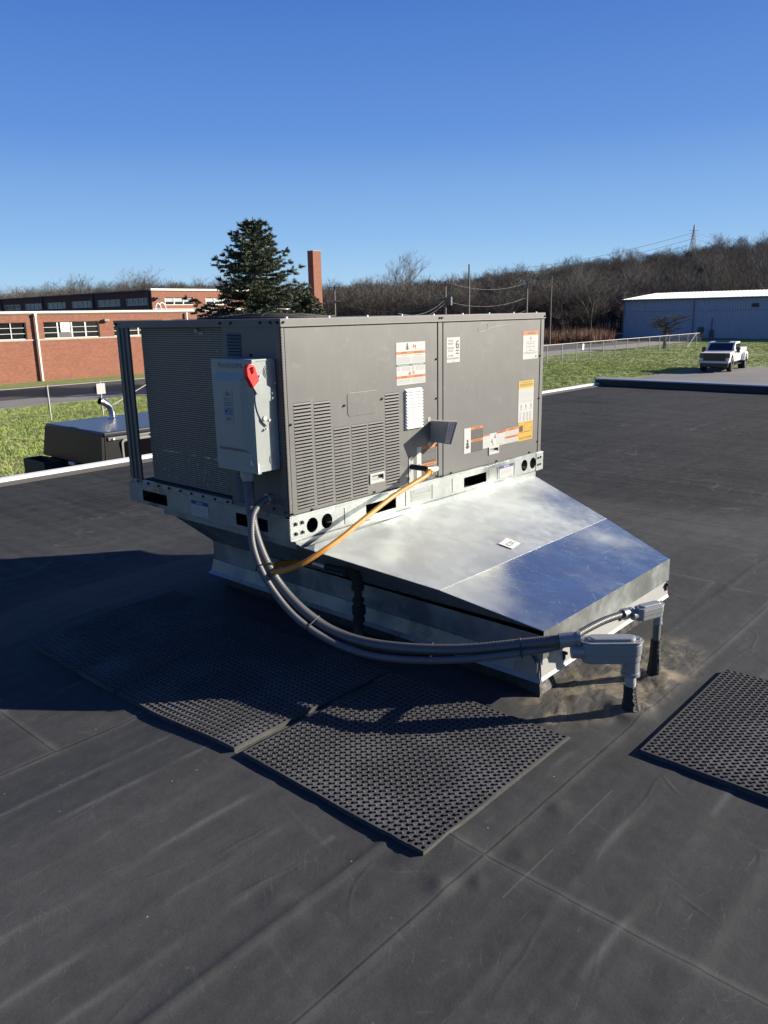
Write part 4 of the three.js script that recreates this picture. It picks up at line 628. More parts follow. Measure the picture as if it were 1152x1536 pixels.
function conduitPost(name, label, [bx, bz], turn, s, h, opt) { // s: size of the box, h: height of its underside over the roof
  const t = thing(name, label, 'conduit box', [bx, ROOF, bz]); t.rotation.y = turn;
  const len = 0.205 * s, wd = 0.070 * s, ht = 0.072 * s, nx = len / 2 - wd * 0.5;
  const slot = (l, w) => { const sh = new THREE.Shape(), r = w / 2; sh.moveTo(-l / 2 + r, -r); sh.lineTo(l / 2 - r, -r); sh.absarc(l / 2 - r, 0, r, -Math.PI / 2, Math.PI / 2); sh.lineTo(-l / 2 + r, r); sh.absarc(-l / 2 + r, 0, r, Math.PI / 2, 1.5 * Math.PI); return sh; };
  const up = (g, y) => { g.rotateX(-Math.PI / 2); g.translate(-nx, y, 0); return g; };
  const body = lpart(t, 'box_body', new Geo().add(up(extrude(slot(len, wd), ht * 0.62, 0.006 * s, 14), h + ht * 0.38)).add(up(extrude(slot(len * 0.97, wd * 0.93), ht * 0.5, 0.008 * s, 14), h)).cyl([-nx - len / 2 + 0.01, h + ht * 0.52, 0], [-nx - len / 2 - 0.030 * s, h + ht * 0.52, 0], wd * 0.36, wd * 0.36, 18).cyl([0, h + 0.01, 0], [0.002, h - 0.040 * s, 0], wd * 0.42, wd * 0.42, 18).cyl([0.002, h - 0.038 * s, 0], [0.002, h - 0.050 * s, 0], wd * 0.46, wd * 0.46, 18), M.bodyGrey);
  const cov = lpart(t, 'box_cover', new Geo().add(up(extrude(slot(len * 1.03, wd * 1.06), 0.007 * s, 0.002), h + ht)).add(up(extrude(slot(len * 0.78, wd * 0.72), 0.016 * s, 0.007 * s, 14), h + ht + 0.002)), M.bodyGrey);
  for (const q of [-1, 1]) lpart(cov, 'screw', new Geo().cyl([-nx + q * len * 0.45, h + ht + 0.005, 0], [-nx + q * len * 0.45, h + ht + 0.011, 0], 0.006 * s, 0.005 * s, 10), M.steel);
  const lean = opt.lean ?? 0, y0 = 0.02, yTop = h - 0.045 * s, yb = opt.boot;
  lpart(t, 'pipe', new Geo().cyl([lean, 0, 0], [0.002, yTop, 0], opt.r, opt.r, 16), opt.pipe ?? M.lightGrey);
  // black rubber boot, creased and flared at the foot
  const pts = [], seg = 28, rows = 16; const g = new THREE.CylinderGeometry(1, 1, 1, seg, rows, true), p = g.attributes.position;
  for (let i = 0; i < p.count; i++) { const ty = p.getY(i) + 0.5, a = Math.atan2(p.getZ(i), p.getX(i)); const r = (opt.r + 0.004) + (opt.flare) * (1 - ty) ** 2.2 + 0.0045 * (fbm(a * 1.6 + 9, ty * 7, 401 + Math.round(s * 10), 3) - 0.5) * (1.6 - ty); const k = mix(lean, mix(lean, 0.002, yb / yTop), ty); p.setXYZ(i, k + r * Math.cos(a), ty * yb, r * Math.sin(a)); }
  g.computeVertexNormals(); lpart(t, 'rubber_boot', clean(g), M.rubber);
  const fl = new THREE.CylinderGeometry(1, 1, 0.012, 36, 1), q = fl.attributes.position; for (let i = 0; i < q.count; i++) { const a = Math.atan2(q.getZ(i), q.getX(i)), rad = Math.hypot(q.getX(i), q.getZ(i)); const rr2 = (opt.r + 0.030) * (1 + 0.25 * (fbm(a * 1.2 + 4, 2, 411, 2) - 0.5)) * (q.getY(i) > 0 ? 0.75 : 1); q.setXYZ(i, lean + rad * rr2 * Math.cos(a), q.getY(i) + 0.012, rad * rr2 * Math.sin(a)); } fl.computeVertexNormals();
  lpart(t, 'boot_flange', clean(fl), M.rubber);
  return t;
}
conduitPost('conduit_post', 'larger grey conduit box on a black booted pipe nearest the camera', [0.414, 1.235], -0.855, 1, 0.194, { r: 0.0185, boot: 0.105, flare: 0.016, lean: 0.012 });
conduitPost('conduit_post', 'smaller grey conduit box on a taller black pipe behind the larger one', [0.728, 1.188], -0.36, 0.62, 0.248, { r: 0.0145, boot: 0.155, flare: 0.010, lean: 0.006, pipe: plain(0.10, 0.10, 0.10, 0.6) });

// ------------------------------------------------------------------ gas pipe and yellow hose
{
  const p = thing('gas_pipe', 'rusty black iron gas pipe with elbow and valve rising from the roof', 'gas pipe', [0.22, ROOF, 0.147]);
  part(p, 'riser', new Geo().cyl([0.22, ROOF, 0.149], [0.22, -0.185, 0.147], 0.0165, 0.0165, 16), M.iron);
  part(p, 'elbow', new Geo().tube([[0.22, -0.215, 0.147], [0.22, -0.185, 0.146], [0.22, -0.160, 0.130], [0.22, -0.156, 0.098]], 0.0225, 24, 16).cyl([0.22, -0.225, 0.147], [0.22, -0.205, 0.147], 0.026, 0.026, 16).cyl([0.22, -0.156, 0.106], [0.22, -0.157, 0.086], 0.026, 0.026, 16), M.iron);
  part(p, 'nipple', new Geo().cyl([0.22, -0.157, 0.09], [0.22, -0.164, -0.035], 0.0145, 0.0145, 14), M.black);
  part(p, 'valve', new Geo().cyl([0.22, -0.350, 0.149], [0.22, -0.272, 0.148], 0.0215, 0.0215, 14).cyl([0.22, -0.330, 0.149], [0.22, -0.295, 0.149], 0.029, 0.029, 8).cyl([0.195, -0.318, 0.170], [0.250, -0.314, 0.125], 0.017, 0.017, 10).cyl([0.22, -0.362, 0.149], [0.22, -0.346, 0.149], 0.025, 0.025, 8).cyl([0.22, -0.276, 0.148], [0.22, -0.262, 0.148], 0.025, 0.025, 8).box(0.262, 0.268, -0.322, -0.306, 0.085, 0.125, 0.002), M.iron);
  part(p, 'roof_boot', new Geo().cyl([0.22, ROOF - 0.005, 0.149], [0.22, ROOF + 0.03, 0.149], 0.085, 0.035, 24).cyl([0.22, ROOF + 0.025, 0.149], [0.22, ROOF + 0.09, 0.149], 0.028, 0.020, 20), M.rubber);
  const h = thing('gas_hose', 'yellow flexible gas hose hanging from the unit side to the black pipe', 'gas hose', [0.76, 0.165, 0.09]);
  const pts = [[0.752, 0.172, 0.094], [0.700, 0.168, 0.120], [0.610, 0.152, 0.128], [0.480, 0.122, 0.128], [0.345, 0.088, 0.142], [0.235, 0.055, 0.150], [0.120, 0.016, 0.155], [0.017, -0.018, 0.148], [-0.060, -0.056, 0.110], [-0.110, -0.084, 0.040], [-0.118, -0.098, -0.03], [-0.070, -0.108, -0.085], [0.02, -0.118, -0.112], [0.11, -0.132, -0.118], [0.175, -0.148, -0.110], [0.212, -0.160, -0.098]];
  part(h, 'tubing', new Geo().tube(pts, 0.0105, 400, 12, 120, 0.0004), M.yellow);
  part(h, 'fitting', new Geo().cyl([0.752, 0.172, 0.094], [0.772, 0.172, 0.086], 0.0165, 0.0165, 6).cyl([0.772, 0.172, 0.086], [0.790, 0.173, 0.078], 0.014, 0.013, 12), M.brass);
  part(h, 'fitting', new Geo().cyl([0.206, -0.158, -0.100], [0.219, -0.163, -0.070], 0.0155, 0.0155, 6).cyl([0.219, -0.163, -0.075], [0.22, -0.1645, -0.034], 0.018, 0.018, 12), M.steel);
  const n = thing('gas_nipple', 'short black pipe nipple with silver union sticking out of the unit by the orange label', 'pipe fitting', [0.748, 0.186, -0.008]);
  part(n, 'pipe', new Geo().cyl([0.748, 0.186, -0.012], [0.772, 0.181, 0.072], 0.0125, 0.0125, 14), M.black);
  part(n, 'union', new Geo().cyl([0.765, 0.178, 0.068], [0.812, 0.176, 0.076], 0.0165, 0.0165, 8).cyl([0.806, 0.176, 0.075], [0.828, 0.1755, 0.078], 0.013, 0.013, 12), M.steel);
}

// ------------------------------------------------------------------ ground, drive, parking, hills
{
  const gTex = tex(1024, 1024, (u, v) => { const n = 0.25 + 0.5 * fbm(u * 60, v * 60, 501, 3, 60), m = fbm(u * 8, v * 8, 505, 4, 8), c = fbm(u * 24, v * 24, 509, 3, 24); const d = smooth(0.52, 0.8, m) * 0.8, k = 0.55 + 0.9 * n; return [mix(0.150, 0.235, d) * k * (0.8 + 0.4 * c), mix(0.190, 0.205, d) * k * (0.8 + 0.4 * c), mix(0.046, 0.082, d) * k]; });
  const gBump = tex(512, 512, grey((u, v) => fbm(u * 64, v * 64, 513, 3, 64)), { srgb: false });
  M.lawn = std({ map: rep(gTex, 1 / 9), bumpMap: rep(gBump, 1 / 4), bumpScale: 0.06, roughness: 0.95 });
  const g = new THREE.PlaneGeometry(3000, 3000); g.rotateX(-Math.PI / 2); g.translate(400, GROUND, -300);
  struct('ground', boxUV(clean(g)), M.lawn);
  const aTex = (a, s) => tex(512, 512, (u, v) => { const q = a * (0.72 + 0.28 * fbm(u * 90, v * 90, s, 2, 90) + 0.35 * (fbm(u * 6, v * 6, s + 4, 4, 6) - 0.5)); return [q * 1.03, q, q * 0.96]; });
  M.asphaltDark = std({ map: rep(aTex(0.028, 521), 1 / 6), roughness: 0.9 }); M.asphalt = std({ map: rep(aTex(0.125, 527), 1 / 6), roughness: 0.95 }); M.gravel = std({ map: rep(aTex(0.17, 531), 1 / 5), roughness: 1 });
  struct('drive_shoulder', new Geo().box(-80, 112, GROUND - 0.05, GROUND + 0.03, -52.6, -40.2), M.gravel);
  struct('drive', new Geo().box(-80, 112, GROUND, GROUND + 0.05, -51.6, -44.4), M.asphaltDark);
  struct('parking_lot', new Geo().slab([[22, GROUND + 0.03, -10], [44.5, GROUND + 0.03, -20.2], [52, GROUND + 0.03, -20.6], [61.5, GROUND + 0.03, -19.6], [64, GROUND + 0.03, 60], [22, GROUND + 0.03, 60]].reverse(), 0.05), M.asphalt);
}
const RIDGE = [[-400, 34], [0, 42], [130, 46], [300, 52], [480, 46], [560, 56], [640, 58], [700, 65], [760, 70], [820, 77], [880, 86], [930, 89], [990, 87], [1040, 96], [1090, 100], [1152, 95], [1300, 84], [1600, 70]];
const PHI0 = THREE.MathUtils.degToRad(-42.27);
function ridgeE(phi) { const px = 576 + 1210 * Math.tan(clamp(phi - PHI0, -1.2, 1.2)); let k = 0; while (k < RIDGE.length - 2 && px > RIDGE[k + 1][0]) k++; return mix(RIDGE[k][1], RIDGE[k + 1][1], clamp((px - RIDGE[k][0]) / (RIDGE[k + 1][0] - RIDGE[k][0]))); }
function hillH(phi, r) { const top = 0.865 + 430 * (ridgeE(phi) - mix(38, 48, smooth(-0.95, -0.6, phi))) / 1190; const n = 3 * (fbm(Math.cos(phi) * r * 0.012 + 50, Math.sin(phi) * r * 0.012 + 50, 541, 3) - 0.5); return GROUND + (top - GROUND + n) * smooth(185, 430, r) * (1 - 0.25 * smooth(440, 800, r)); }
{
  const pos = [], idx = [], na = 200, nr = 40, a0 = -1.9, a1 = 0.35;
  for (let j = 0; j <= nr; j++) for (let i = 0; i <= na; i++) { const phi = mix(a0, a1, i / na), r = 125 + (j / nr) ** 1.6 * 800; pos.push(camera.position.x + r * Math.cos(phi), hillH(phi, r) + (j ? 0.06 : -0.3), camera.position.z + r * Math.sin(phi)); }
  for (let j = 0; j < nr; j++) for (let i = 0; i < na; i++) { const q = j * (na + 1) + i; idx.push(q, q + 1, q + na + 1, q + 1, q + na + 2, q + na + 1); }
  const g = new THREE.BufferGeometry(); g.setAttribute('position', new THREE.Float32BufferAttribute(pos, 3)); g.setIndex(idx); g.computeVertexNormals();
  const t = tex(512, 512, (u, v) => { const n = fbm(u * 40, v * 40, 551, 4, 40); return [0.055 * (0.5 + n), 0.045 * (0.5 + n), 0.033 * (0.5 + n)]; });
  struct('hills', boxUV(clean(g)), std({ map: rep(t, 1 / 20), roughness: 1 }));
}

// ------------------------------------------------------------------ trees
function prism(pos, a, b, ra, rb, n = 3) { const d = b.clone().sub(a).normalize(), u = V(0, 1, 0).cross(d); if (u.lengthSq() < 1e-4) u.set(1, 0, 0); u.normalize(); const w = d.clone().cross(u); for (let i = 0; i < n; i++) { const q = i / n * 6.2832, q2 = (i + 1) / n * 6.2832, P = (c, r, t) => c.clone().addScaledVector(u, r * Math.cos(t)).addScaledVector(w, r * Math.sin(t)); const A = P(a, ra, q), B = P(a, ra, q2), C = P(b, rb, q2), E = P(b, rb, q); pos.push(A.x, A.y, A.z, B.x, B.y, B.z, C.x, C.y, C.z, A.x, A.y, A.z, C.x, C.y, C.z, E.x, E.y, E.z); } }
const fromPos = (pos) => { const g = new THREE.BufferGeometry(); g.setAttribute('position', new THREE.Float32BufferAttribute(pos, 3)); g.computeVertexNormals(); return clean(g); };
// a leafless tree of unit-free metres: trunk geometry and crown geometry
function bareTree(h, { spread = 0.5, levels = 4, kids = 4, trunk = 0.22, r = 0.016, twigs = 6, low = 0.35, tw = 0.012 } = {}) {
  const T0 = [], C0 = [], r0 = h * r;
  const grow = (a, dir, len, rad, lev) => {
    const bend = V(rr(-1, 1), rr(-0.3, 0.5), rr(-1, 1)).multiplyScalar(0.16), mid = a.clone().addScaledVector(dir, len * 0.5), d2 = dir.clone().add(bend).normalize(), end = mid.clone().addScaledVector(d2, len * 0.5), out = lev === 0 ? T0 : C0, sides = lev === 0 ? 7 : 3;
    prism(out, a, mid, rad, rad * 0.8, sides); prism(out, mid, end, rad * 0.8, rad * 0.5, sides);
    if (lev >= levels) { for (let i = 0; i < twigs; i++) { const p = a.clone().lerp(end, rr(0.2, 1)), t = d2.clone().add(V(rr(-1, 1), rr(-0.5, 0.9), rr(-1, 1)).multiplyScalar(0.9)).normalize(), q = p.clone().addScaledVector(t, len * rr(0.5, 1.1)), s = V(rr(-1, 1), rr(-1, 1), rr(-1, 1)).normalize().multiplyScalar(tw); C0.push(p.x - s.x, p.y - s.y, p.z - s.z, p.x + s.x, p.y + s.y, p.z + s.z, q.x, q.y, q.z); } return; }
    const n = lev === 0 ? kids + 3 : kids;
    for (let i = 0; i < n; i++) { const t = lev === 0 ? mix(low, 1, (i + rnd()) / n) : mix(0.3, 1, (i + rnd()) / n), p = t < 0.5 ? a.clone().lerp(mid, t * 2) : mid.clone().lerp(end, t * 2 - 1), az = i * 2.4 + rr(-0.5, 0.5), side = V(Math.cos(az), 0, Math.sin(az)); const nd = dir.clone().multiplyScalar(0.65).addScaledVector(side, spread * rr(0.8, 1.7)).add(V(0, 0.18, 0)).normalize(); grow(p, nd, len * (lev === 0 ? rr(0.42, 0.62) * (1.25 - 0.5 * t) : rr(0.5, 0.7)), rad * mix(0.62, 0.4, t), lev + 1); }
  };
  grow(V(0, -0.1, 0), V(rr(-0.04, 0.04), 1, rr(-0.04, 0.04)).normalize(), h * 0.66, r0, 0);
  return { trunk: fromPos(T0), crown: fromPos(C0) };
}
M.bark = plain(0.078, 0.066, 0.054, 0.95); M.barkGrey = plain(0.17, 0.15, 0.125, 0.95); M.twig = plain(0.078, 0.069, 0.058, 1);
{
  // the wood: leafless trees in their hundreds on the hill and along its foot
  const kinds = [[13, 0.45, M.twig, 5], [14, 0.6, plain(0.088, 0.076, 0.062, 1), 5], [12, 0.7, plain(0.054, 0.046, 0.039, 1), 6], [15, 0.42, plain(0.108, 0.098, 0.084, 1), 4]].map(([h, spread, m, tw]) => { const t = bareTree(h, { spread, levels: 3, kids: 5, twigs: tw + 5, tw: 0.020, low: 0.25, r: 0.012 }); return [mergeGeometries([t.trunk, t.crown]), m]; });
  const wood = new THREE.Group(); wood.position.set(250, GROUND, -170); stuff(wood, 'wood', 'leafless brown woodland covering the hillside behind the fields', 'woodland');
  const place = kinds.map(() => []);
  const put = (phi, r, s) => { const k = Math.floor(rnd() * kinds.length); place[k].push([camera.position.x + r * Math.cos(phi), hillH(phi, r) - 0.2, camera.position.z + r * Math.sin(phi), s, rr(0, 6.28)]); };
  for (let i = 0; i < 5200; i++) { const phi = rr(-1.36, -0.12), r = Math.sqrt(rr(150 ** 2, 455 ** 2)); put(phi, r, rr(0.48, 0.80) * mix(1, 0.85, smooth(250, 420, r))); }
  for (let i = 0; i < 900; i++) put(rr(-1.36, -0.12), rr(405, 450), rr(0.45, 0.98));
  for (let i = 0; i < 260; i++) put(rr(-0.86, -0.475), rr(128, 165), rr(0.40, 0.66)); // edge of the wood beyond the fence
  for (let i = 0; i < 160; i++) put(rr(-0.42, -0.20), rr(170, 210), rr(0.55, 0.78)); // behind the steel building
  const dummy = new THREE.Object3D();
  kinds.forEach(([g, m], k) => { const im = new THREE.InstancedMesh(g, m, place[k].length); place[k].forEach(([x, y, z, s, a], i) => { dummy.position.set(x - wood.position.x, y - wood.position.y, z - wood.position.z); dummy.rotation.set(0, a, 0); dummy.scale.set(s * rr(0.9, 1.15), s, s * rr(0.9, 1.15)); dummy.updateMatrix(); im.setMatrixAt(i, dummy.matrix); { const q = rnd() < 0.22 ? rr(1.3, 1.9) : rr(0.5, 1.2); im.setColorAt(i, new THREE.Color().setRGB(q, q * rr(0.94, 1.02), q * rr(0.86, 1.04))); }; }); im.name = 'tree_mass'; im.userData.kind = 'stuff'; shadows(im); wood.add(im); });
  // dry reddish weeds along the edge of the wood
  const b = []; for (let i = 0; i < 46; i++) { const p = V(rr(-1, 1), 0, rr(-1, 1)), q = p.clone().add(V(rr(-0.5, 0.5), rr(0.9, 2.0), rr(-0.5, 0.5))), s = V(rr(-1, 1), 0, rr(-1, 1)).normalize().multiplyScalar(0.05); b.push(p.x - s.x, p.y, p.z - s.z, p.x + s.x, p.y, p.z + s.z, q.x, q.y, q.z); }
  const brush = new THREE.InstancedMesh(fromPos(b), plain(0.20, 0.125, 0.075, 1), 1500);
  for (let i = 0; i < 1500; i++) { const phi = rr(-0.95, -0.462), r = rr(112, 136); dummy.position.set(camera.position.x + r * Math.cos(phi), GROUND, camera.position.z + r * Math.sin(phi)); dummy.rotation.set(0, rr(0, 6.28), 0); dummy.scale.set(1, rr(0.6, 1.25), 1); dummy.updateMatrix(); brush.setMatrixAt(i, dummy.matrix); brush.setColorAt(i, new THREE.Color().setRGB(rr(0.8, 1.3), rr(0.8, 1.1), rr(0.8, 1.1))); }
  stuff(brush, 'dry_brush', 'dry reddish weeds along the foot of the wood', 'brush');
  // grass tufts on the nearer lawns
  const tf = []; for (let i = 0; i < 9; i++) { const p = V(rr(-0.12, 0.12), 0, rr(-0.12, 0.12)), q = p.clone().add(V(rr(-0.06, 0.06), rr(0.04, 0.09), rr(-0.06, 0.06))), s = V(rr(-1, 1), 0, rr(-1, 1)).normalize().multiplyScalar(0.012); tf.push(p.x - s.x, p.y, p.z - s.z, p.x + s.x, p.y, p.z + s.z, q.x, q.y, q.z); }
  const spots = []; while (spots.length < 70000) { const left = rnd() < 0.6, x = left ? rr(-4, 40) : rr(38, 112), z = left ? -8 - 32 * Math.sqrt(rnd()) : rr(-39.5, x > 62.5 ? -4 : -20.8); if (z < -40) continue; const n = fbm(x * 0.5, z * 0.5, 561, 3); if (n < 0.4 && rnd() < 0.6) continue; spots.push([x, z]); }
  const tuft = new THREE.InstancedMesh(fromPos(tf), plain(0.25, 0.32, 0.085, 0.9), spots.length);
  spots.forEach(([x, z], i) => { dummy.position.set(x, GROUND, z); dummy.rotation.set(0, rr(0, 6.28), 0); dummy.scale.setScalar(rr(0.7, 1.4)); dummy.updateMatrix(); tuft.setMatrixAt(i, dummy.matrix); const d = rnd(); tuft.setColorAt(i, new THREE.Color().setRGB(mix(0.8, 1.25, d), mix(0.88, 1.1, d), mix(0.85, 1.2, d))); });
  stuff(tuft, 'grass', 'short green and straw-coloured grass on the lawns round the fence', 'grass');
}
// leafless trees one can tell apart
{
  const variants = [bareTree(14, { spread: 0.42, levels: 4, kids: 4, twigs: 8, tw: 0.011, r: 0.011, low: 0.3 }), bareTree(12, { spread: 0.62, levels: 4, kids: 4, twigs: 8, tw: 0.011, r: 0.011, low: 0.18 }), bareTree(15, { spread: 0.34, levels: 4, kids: 4, twigs: 8, tw: 0.011, r: 0.011, low: 0.35 })];
  const protos = variants.map((v, i) => { const t = thing('bare_tree', '', 'tree', [0, 0, 0]); lpart(t, 'trunk', v.trunk, i === 2 ? M.barkGrey : M.bark); lpart(t, 'crown', v.crown, i === 2 ? M.barkGrey : plain(0.112, 0.099, 0.082, 1)); return t; });
  const A = 'tall pale leafless tree standing above the wood right of the brick chimney';
  const first = [0, 0, 0];
  const ORD = ['first', 'second', 'third', 'fourth', 'fifth', 'sixth', 'seventh', 'eighth', 'ninth', 'tenth', 'last']; const one = (list, q, text) => { const o = [...list].sort((m, n) => m[1] - n[1]).indexOf(q); return text.replace('#', ORD[o]); };
  const put = (k, x, z, s, turn, label, y = GROUND, group) => { const t = first[k]++ ? copy(protos[k], [x, y, z], turn, label) : protos[k]; t.position.set(x, y, z); t.rotation.y = turn; t.scale.setScalar(s); t.userData.label = label; if (group) t.userData.group = group; else delete t.userData.group; };
  const polar = (px, d) => { const phi = PHI0 + Math.atan((px - 576) / 1210); return [camera.position.x + d * Math.cos(phi), camera.position.z + d * Math.sin(phi), hillH(phi, d)]; };
  const at = (k, px, d, s, label, group) => { const [x, z, y] = polar(px, d); put(k, x, z, s, rr(0, 6.28), label, y, group); };
  const row = (list, text, group) => { for (const q of list) at(...q, one(list, q, text), group); };
  at(2, 606, 172, 1.02, A);
  row([[1, 735, 128, 0.60], [1, 770, 126, 0.66], [0, 700, 132, 0.58], [1, 850, 122, 0.66], [1, 880, 127, 0.72], [0, 893, 124, 0.66], [0, 908, 140, 0.72], [2, 868, 150, 0.74], [1, 645, 140, 0.58], [1, 560, 150, 0.55], [0, 520, 150, 0.5]], '# leafless tree from the left along the edge of the wood beyond the fence', 'trees at the edge of the wood');
  row([[0, 80, 150, 0.68], [1, 122, 160, 0.84], [1, 155, 155, 0.80], [1, 190, 150, 0.95], [0, 212, 152, 0.88], [0, 228, 160, 0.80], [1, 5, 145, 0.84], [0, 300, 165, 0.80]], '# leafless tree from the left behind the flat roof of the brick school', 'trees behind the brick school');
  row([[2, 1060, 270, 0.95], [0, 1105, 255, 1.1], [2, 1138, 240, 1.25], [0, 985, 250, 0.9], [2, 962, 240, 0.92], [0, 1020, 260, 0.9]], '# tall leafless tree from the left on the hill behind the metal building', 'trees behind the metal building');
  const o = bareTree(4.6, { spread: 1.05, levels: 4, kids: 4, twigs: 5, tw: 0.016, low: 0.42, r: 0.045 });
  const ot = thing('orchard_tree', 'small dark spreading leafless tree in front of the blue-grey metal building', 'tree', [87.6, GROUND, -35.2]); lpart(ot, 'trunk', o.trunk, plain(0.05, 0.042, 0.036, 1)); lpart(ot, 'crown', o.crown, plain(0.075, 0.066, 0.058, 1)); ot.scale.set(1.1, 1.0, 1.1);
}
// the evergreens in front of the brick school
function conifer(h, R, seedK, lobes) {
  const T0 = [], C0 = [], N0 = [];
  prism(T0, V(0, -0.2, 0), V(0.1, h * 0.55, 0), h * 0.02, h * 0.013, 8); prism(T0, V(0.1, h * 0.55, 0), V(0.05, h * 0.98, 0.1), h * 0.013, 0.02, 8);
  const needle = (p, d, s) => { const u = V(rr(-1, 1), rr(-1, 1), rr(-1, 1)).cross(d).normalize(), q = p.clone().addScaledVector(d, s); N0.push(p.x - u.x * s * 0.15, p.y - u.y * s * 0.15, p.z - u.z * s * 0.15, p.x + u.x * s * 0.15, p.y + u.y * s * 0.15, p.z + u.z * s * 0.15, q.x, q.y, q.z); };
  const limb = (y, az, len, base) => {
    const dir = V(Math.cos(az), 0, Math.sin(az)), n = Math.max(4, Math.round(len * 3.2)); let p = base.clone().setY(y), prev = p.clone();
    for (let i = 1; i <= n; i++) {
      const t = i / n, q = base.clone().setY(y).addScaledVector(dir, len * t).add(V(0, len * (rr(-0.30, -0.22) * t + 0.34 * t * t), 0)).add(V(rr(-0.08, 0.08), rr(-0.07, 0.07), rr(-0.08, 0.08)));
      prism(C0, prev, q, 0.055 * (1 - t) + 0.012, 0.05 * (1 - t) + 0.01, 3);
      if (t > 0.22) for (let s = -1; s <= 1; s += 2) { // side sprays
        const side = V(-dir.z * s, rr(-0.18, 0.22), dir.x * s).addScaledVector(dir, 0.75).normalize(), sl = rr(0.3, 0.75) * (0.5 + 0.6 * Math.min(1, len / 2)) * (1.15 - 0.6 * t); if (rnd() < 0.08) continue;
        for (let k = 0; k < 12; k++) { const w = q.clone().addScaledVector(side, sl * (k / 11)); for (let m = 0; m < 6; m++) needle(w.clone().add(V(rr(-0.07, 0.07), rr(-0.06, 0.05), rr(-0.07, 0.07))), side.clone().add(V(rr(-0.8, 0.8), rr(-0.6, 0.6), rr(-0.8, 0.8))).normalize(), rr(0.09, 0.20)); }
      }
      if (i === n) for (let k = 0; k < 16; k++) needle(q.clone().add(V(rr(-0.08, 0.08), rr(-0.04, 0.14), rr(-0.08, 0.08))), V(rr(-0.5, 0.5), 1, rr(-0.5, 0.5)).addScaledVector(dir, 0.6).normalize(), rr(0.12, 0.26));
      prev = q;
    }
  };
  const jit = () => rr(-0.18, 0.18); const levels = Math.round(h * 4.2);
  for (let l = 0; l < levels; l++) { const t = l / levels, y = h * (0.06 + 0.92 * t), prof = (1 - t) ** 0.55 * (t < 0.08 ? 0.8 : 1), n = 5 + Math.round(3 * (1 - t)); for (let i = 0; i < n; i++) { const az = l * 1.7 + i * 6.283 / n + rr(-0.3, 0.3); let len = R * prof * rr(0.5, 1.15) * (0.78 + 0.5 * vnoise(az * 1.1 + 20, t * 4, seedK)) + 0.12; if (rnd() < 0.08) len *= 0.45; limb(y + jit(), az, len, V(0.1 * t, 0, 0)); } }
  for (let k = 0; k < 26; k++) needle(V(0.05 + rr(-0.05, 0.05), h * rr(0.95, 1.0), 0.1 + rr(-0.05, 0.05)), V(rr(-0.6, 0.6), 1, rr(-0.6, 0.6)).normalize(), rr(0.15, 0.3));
  return [fromPos(T0), fromPos(C0), fromPos(N0)];
}
{
  M.needle = std({ color: lin(0.078, 0.096, 0.055), roughness: 0.85 });
  const mk = (name, label, x, z, h, R, sd, lean) => { const [a, b, c] = conifer(h, R, sd), t = thing(name, label, 'tree', [x, GROUND, z]); lpart(t, 'trunk', a, M.bark); lpart(t, 'limbs', b, M.bark, { kind: 'stuff' }); lpart(t, 'crown', c, M.needle); return t; };
  mk('conifer_tree', 'tall dark green conifer with open branches in front of the brick school', 31.3, -38.7, 10.4, 4.6, 601);
  mk('conifer_tree', 'lower bushy dark conifer between the tall conifer and the brick chimney', 34.4, -37.4, 5.9, 2.2, 607);
}

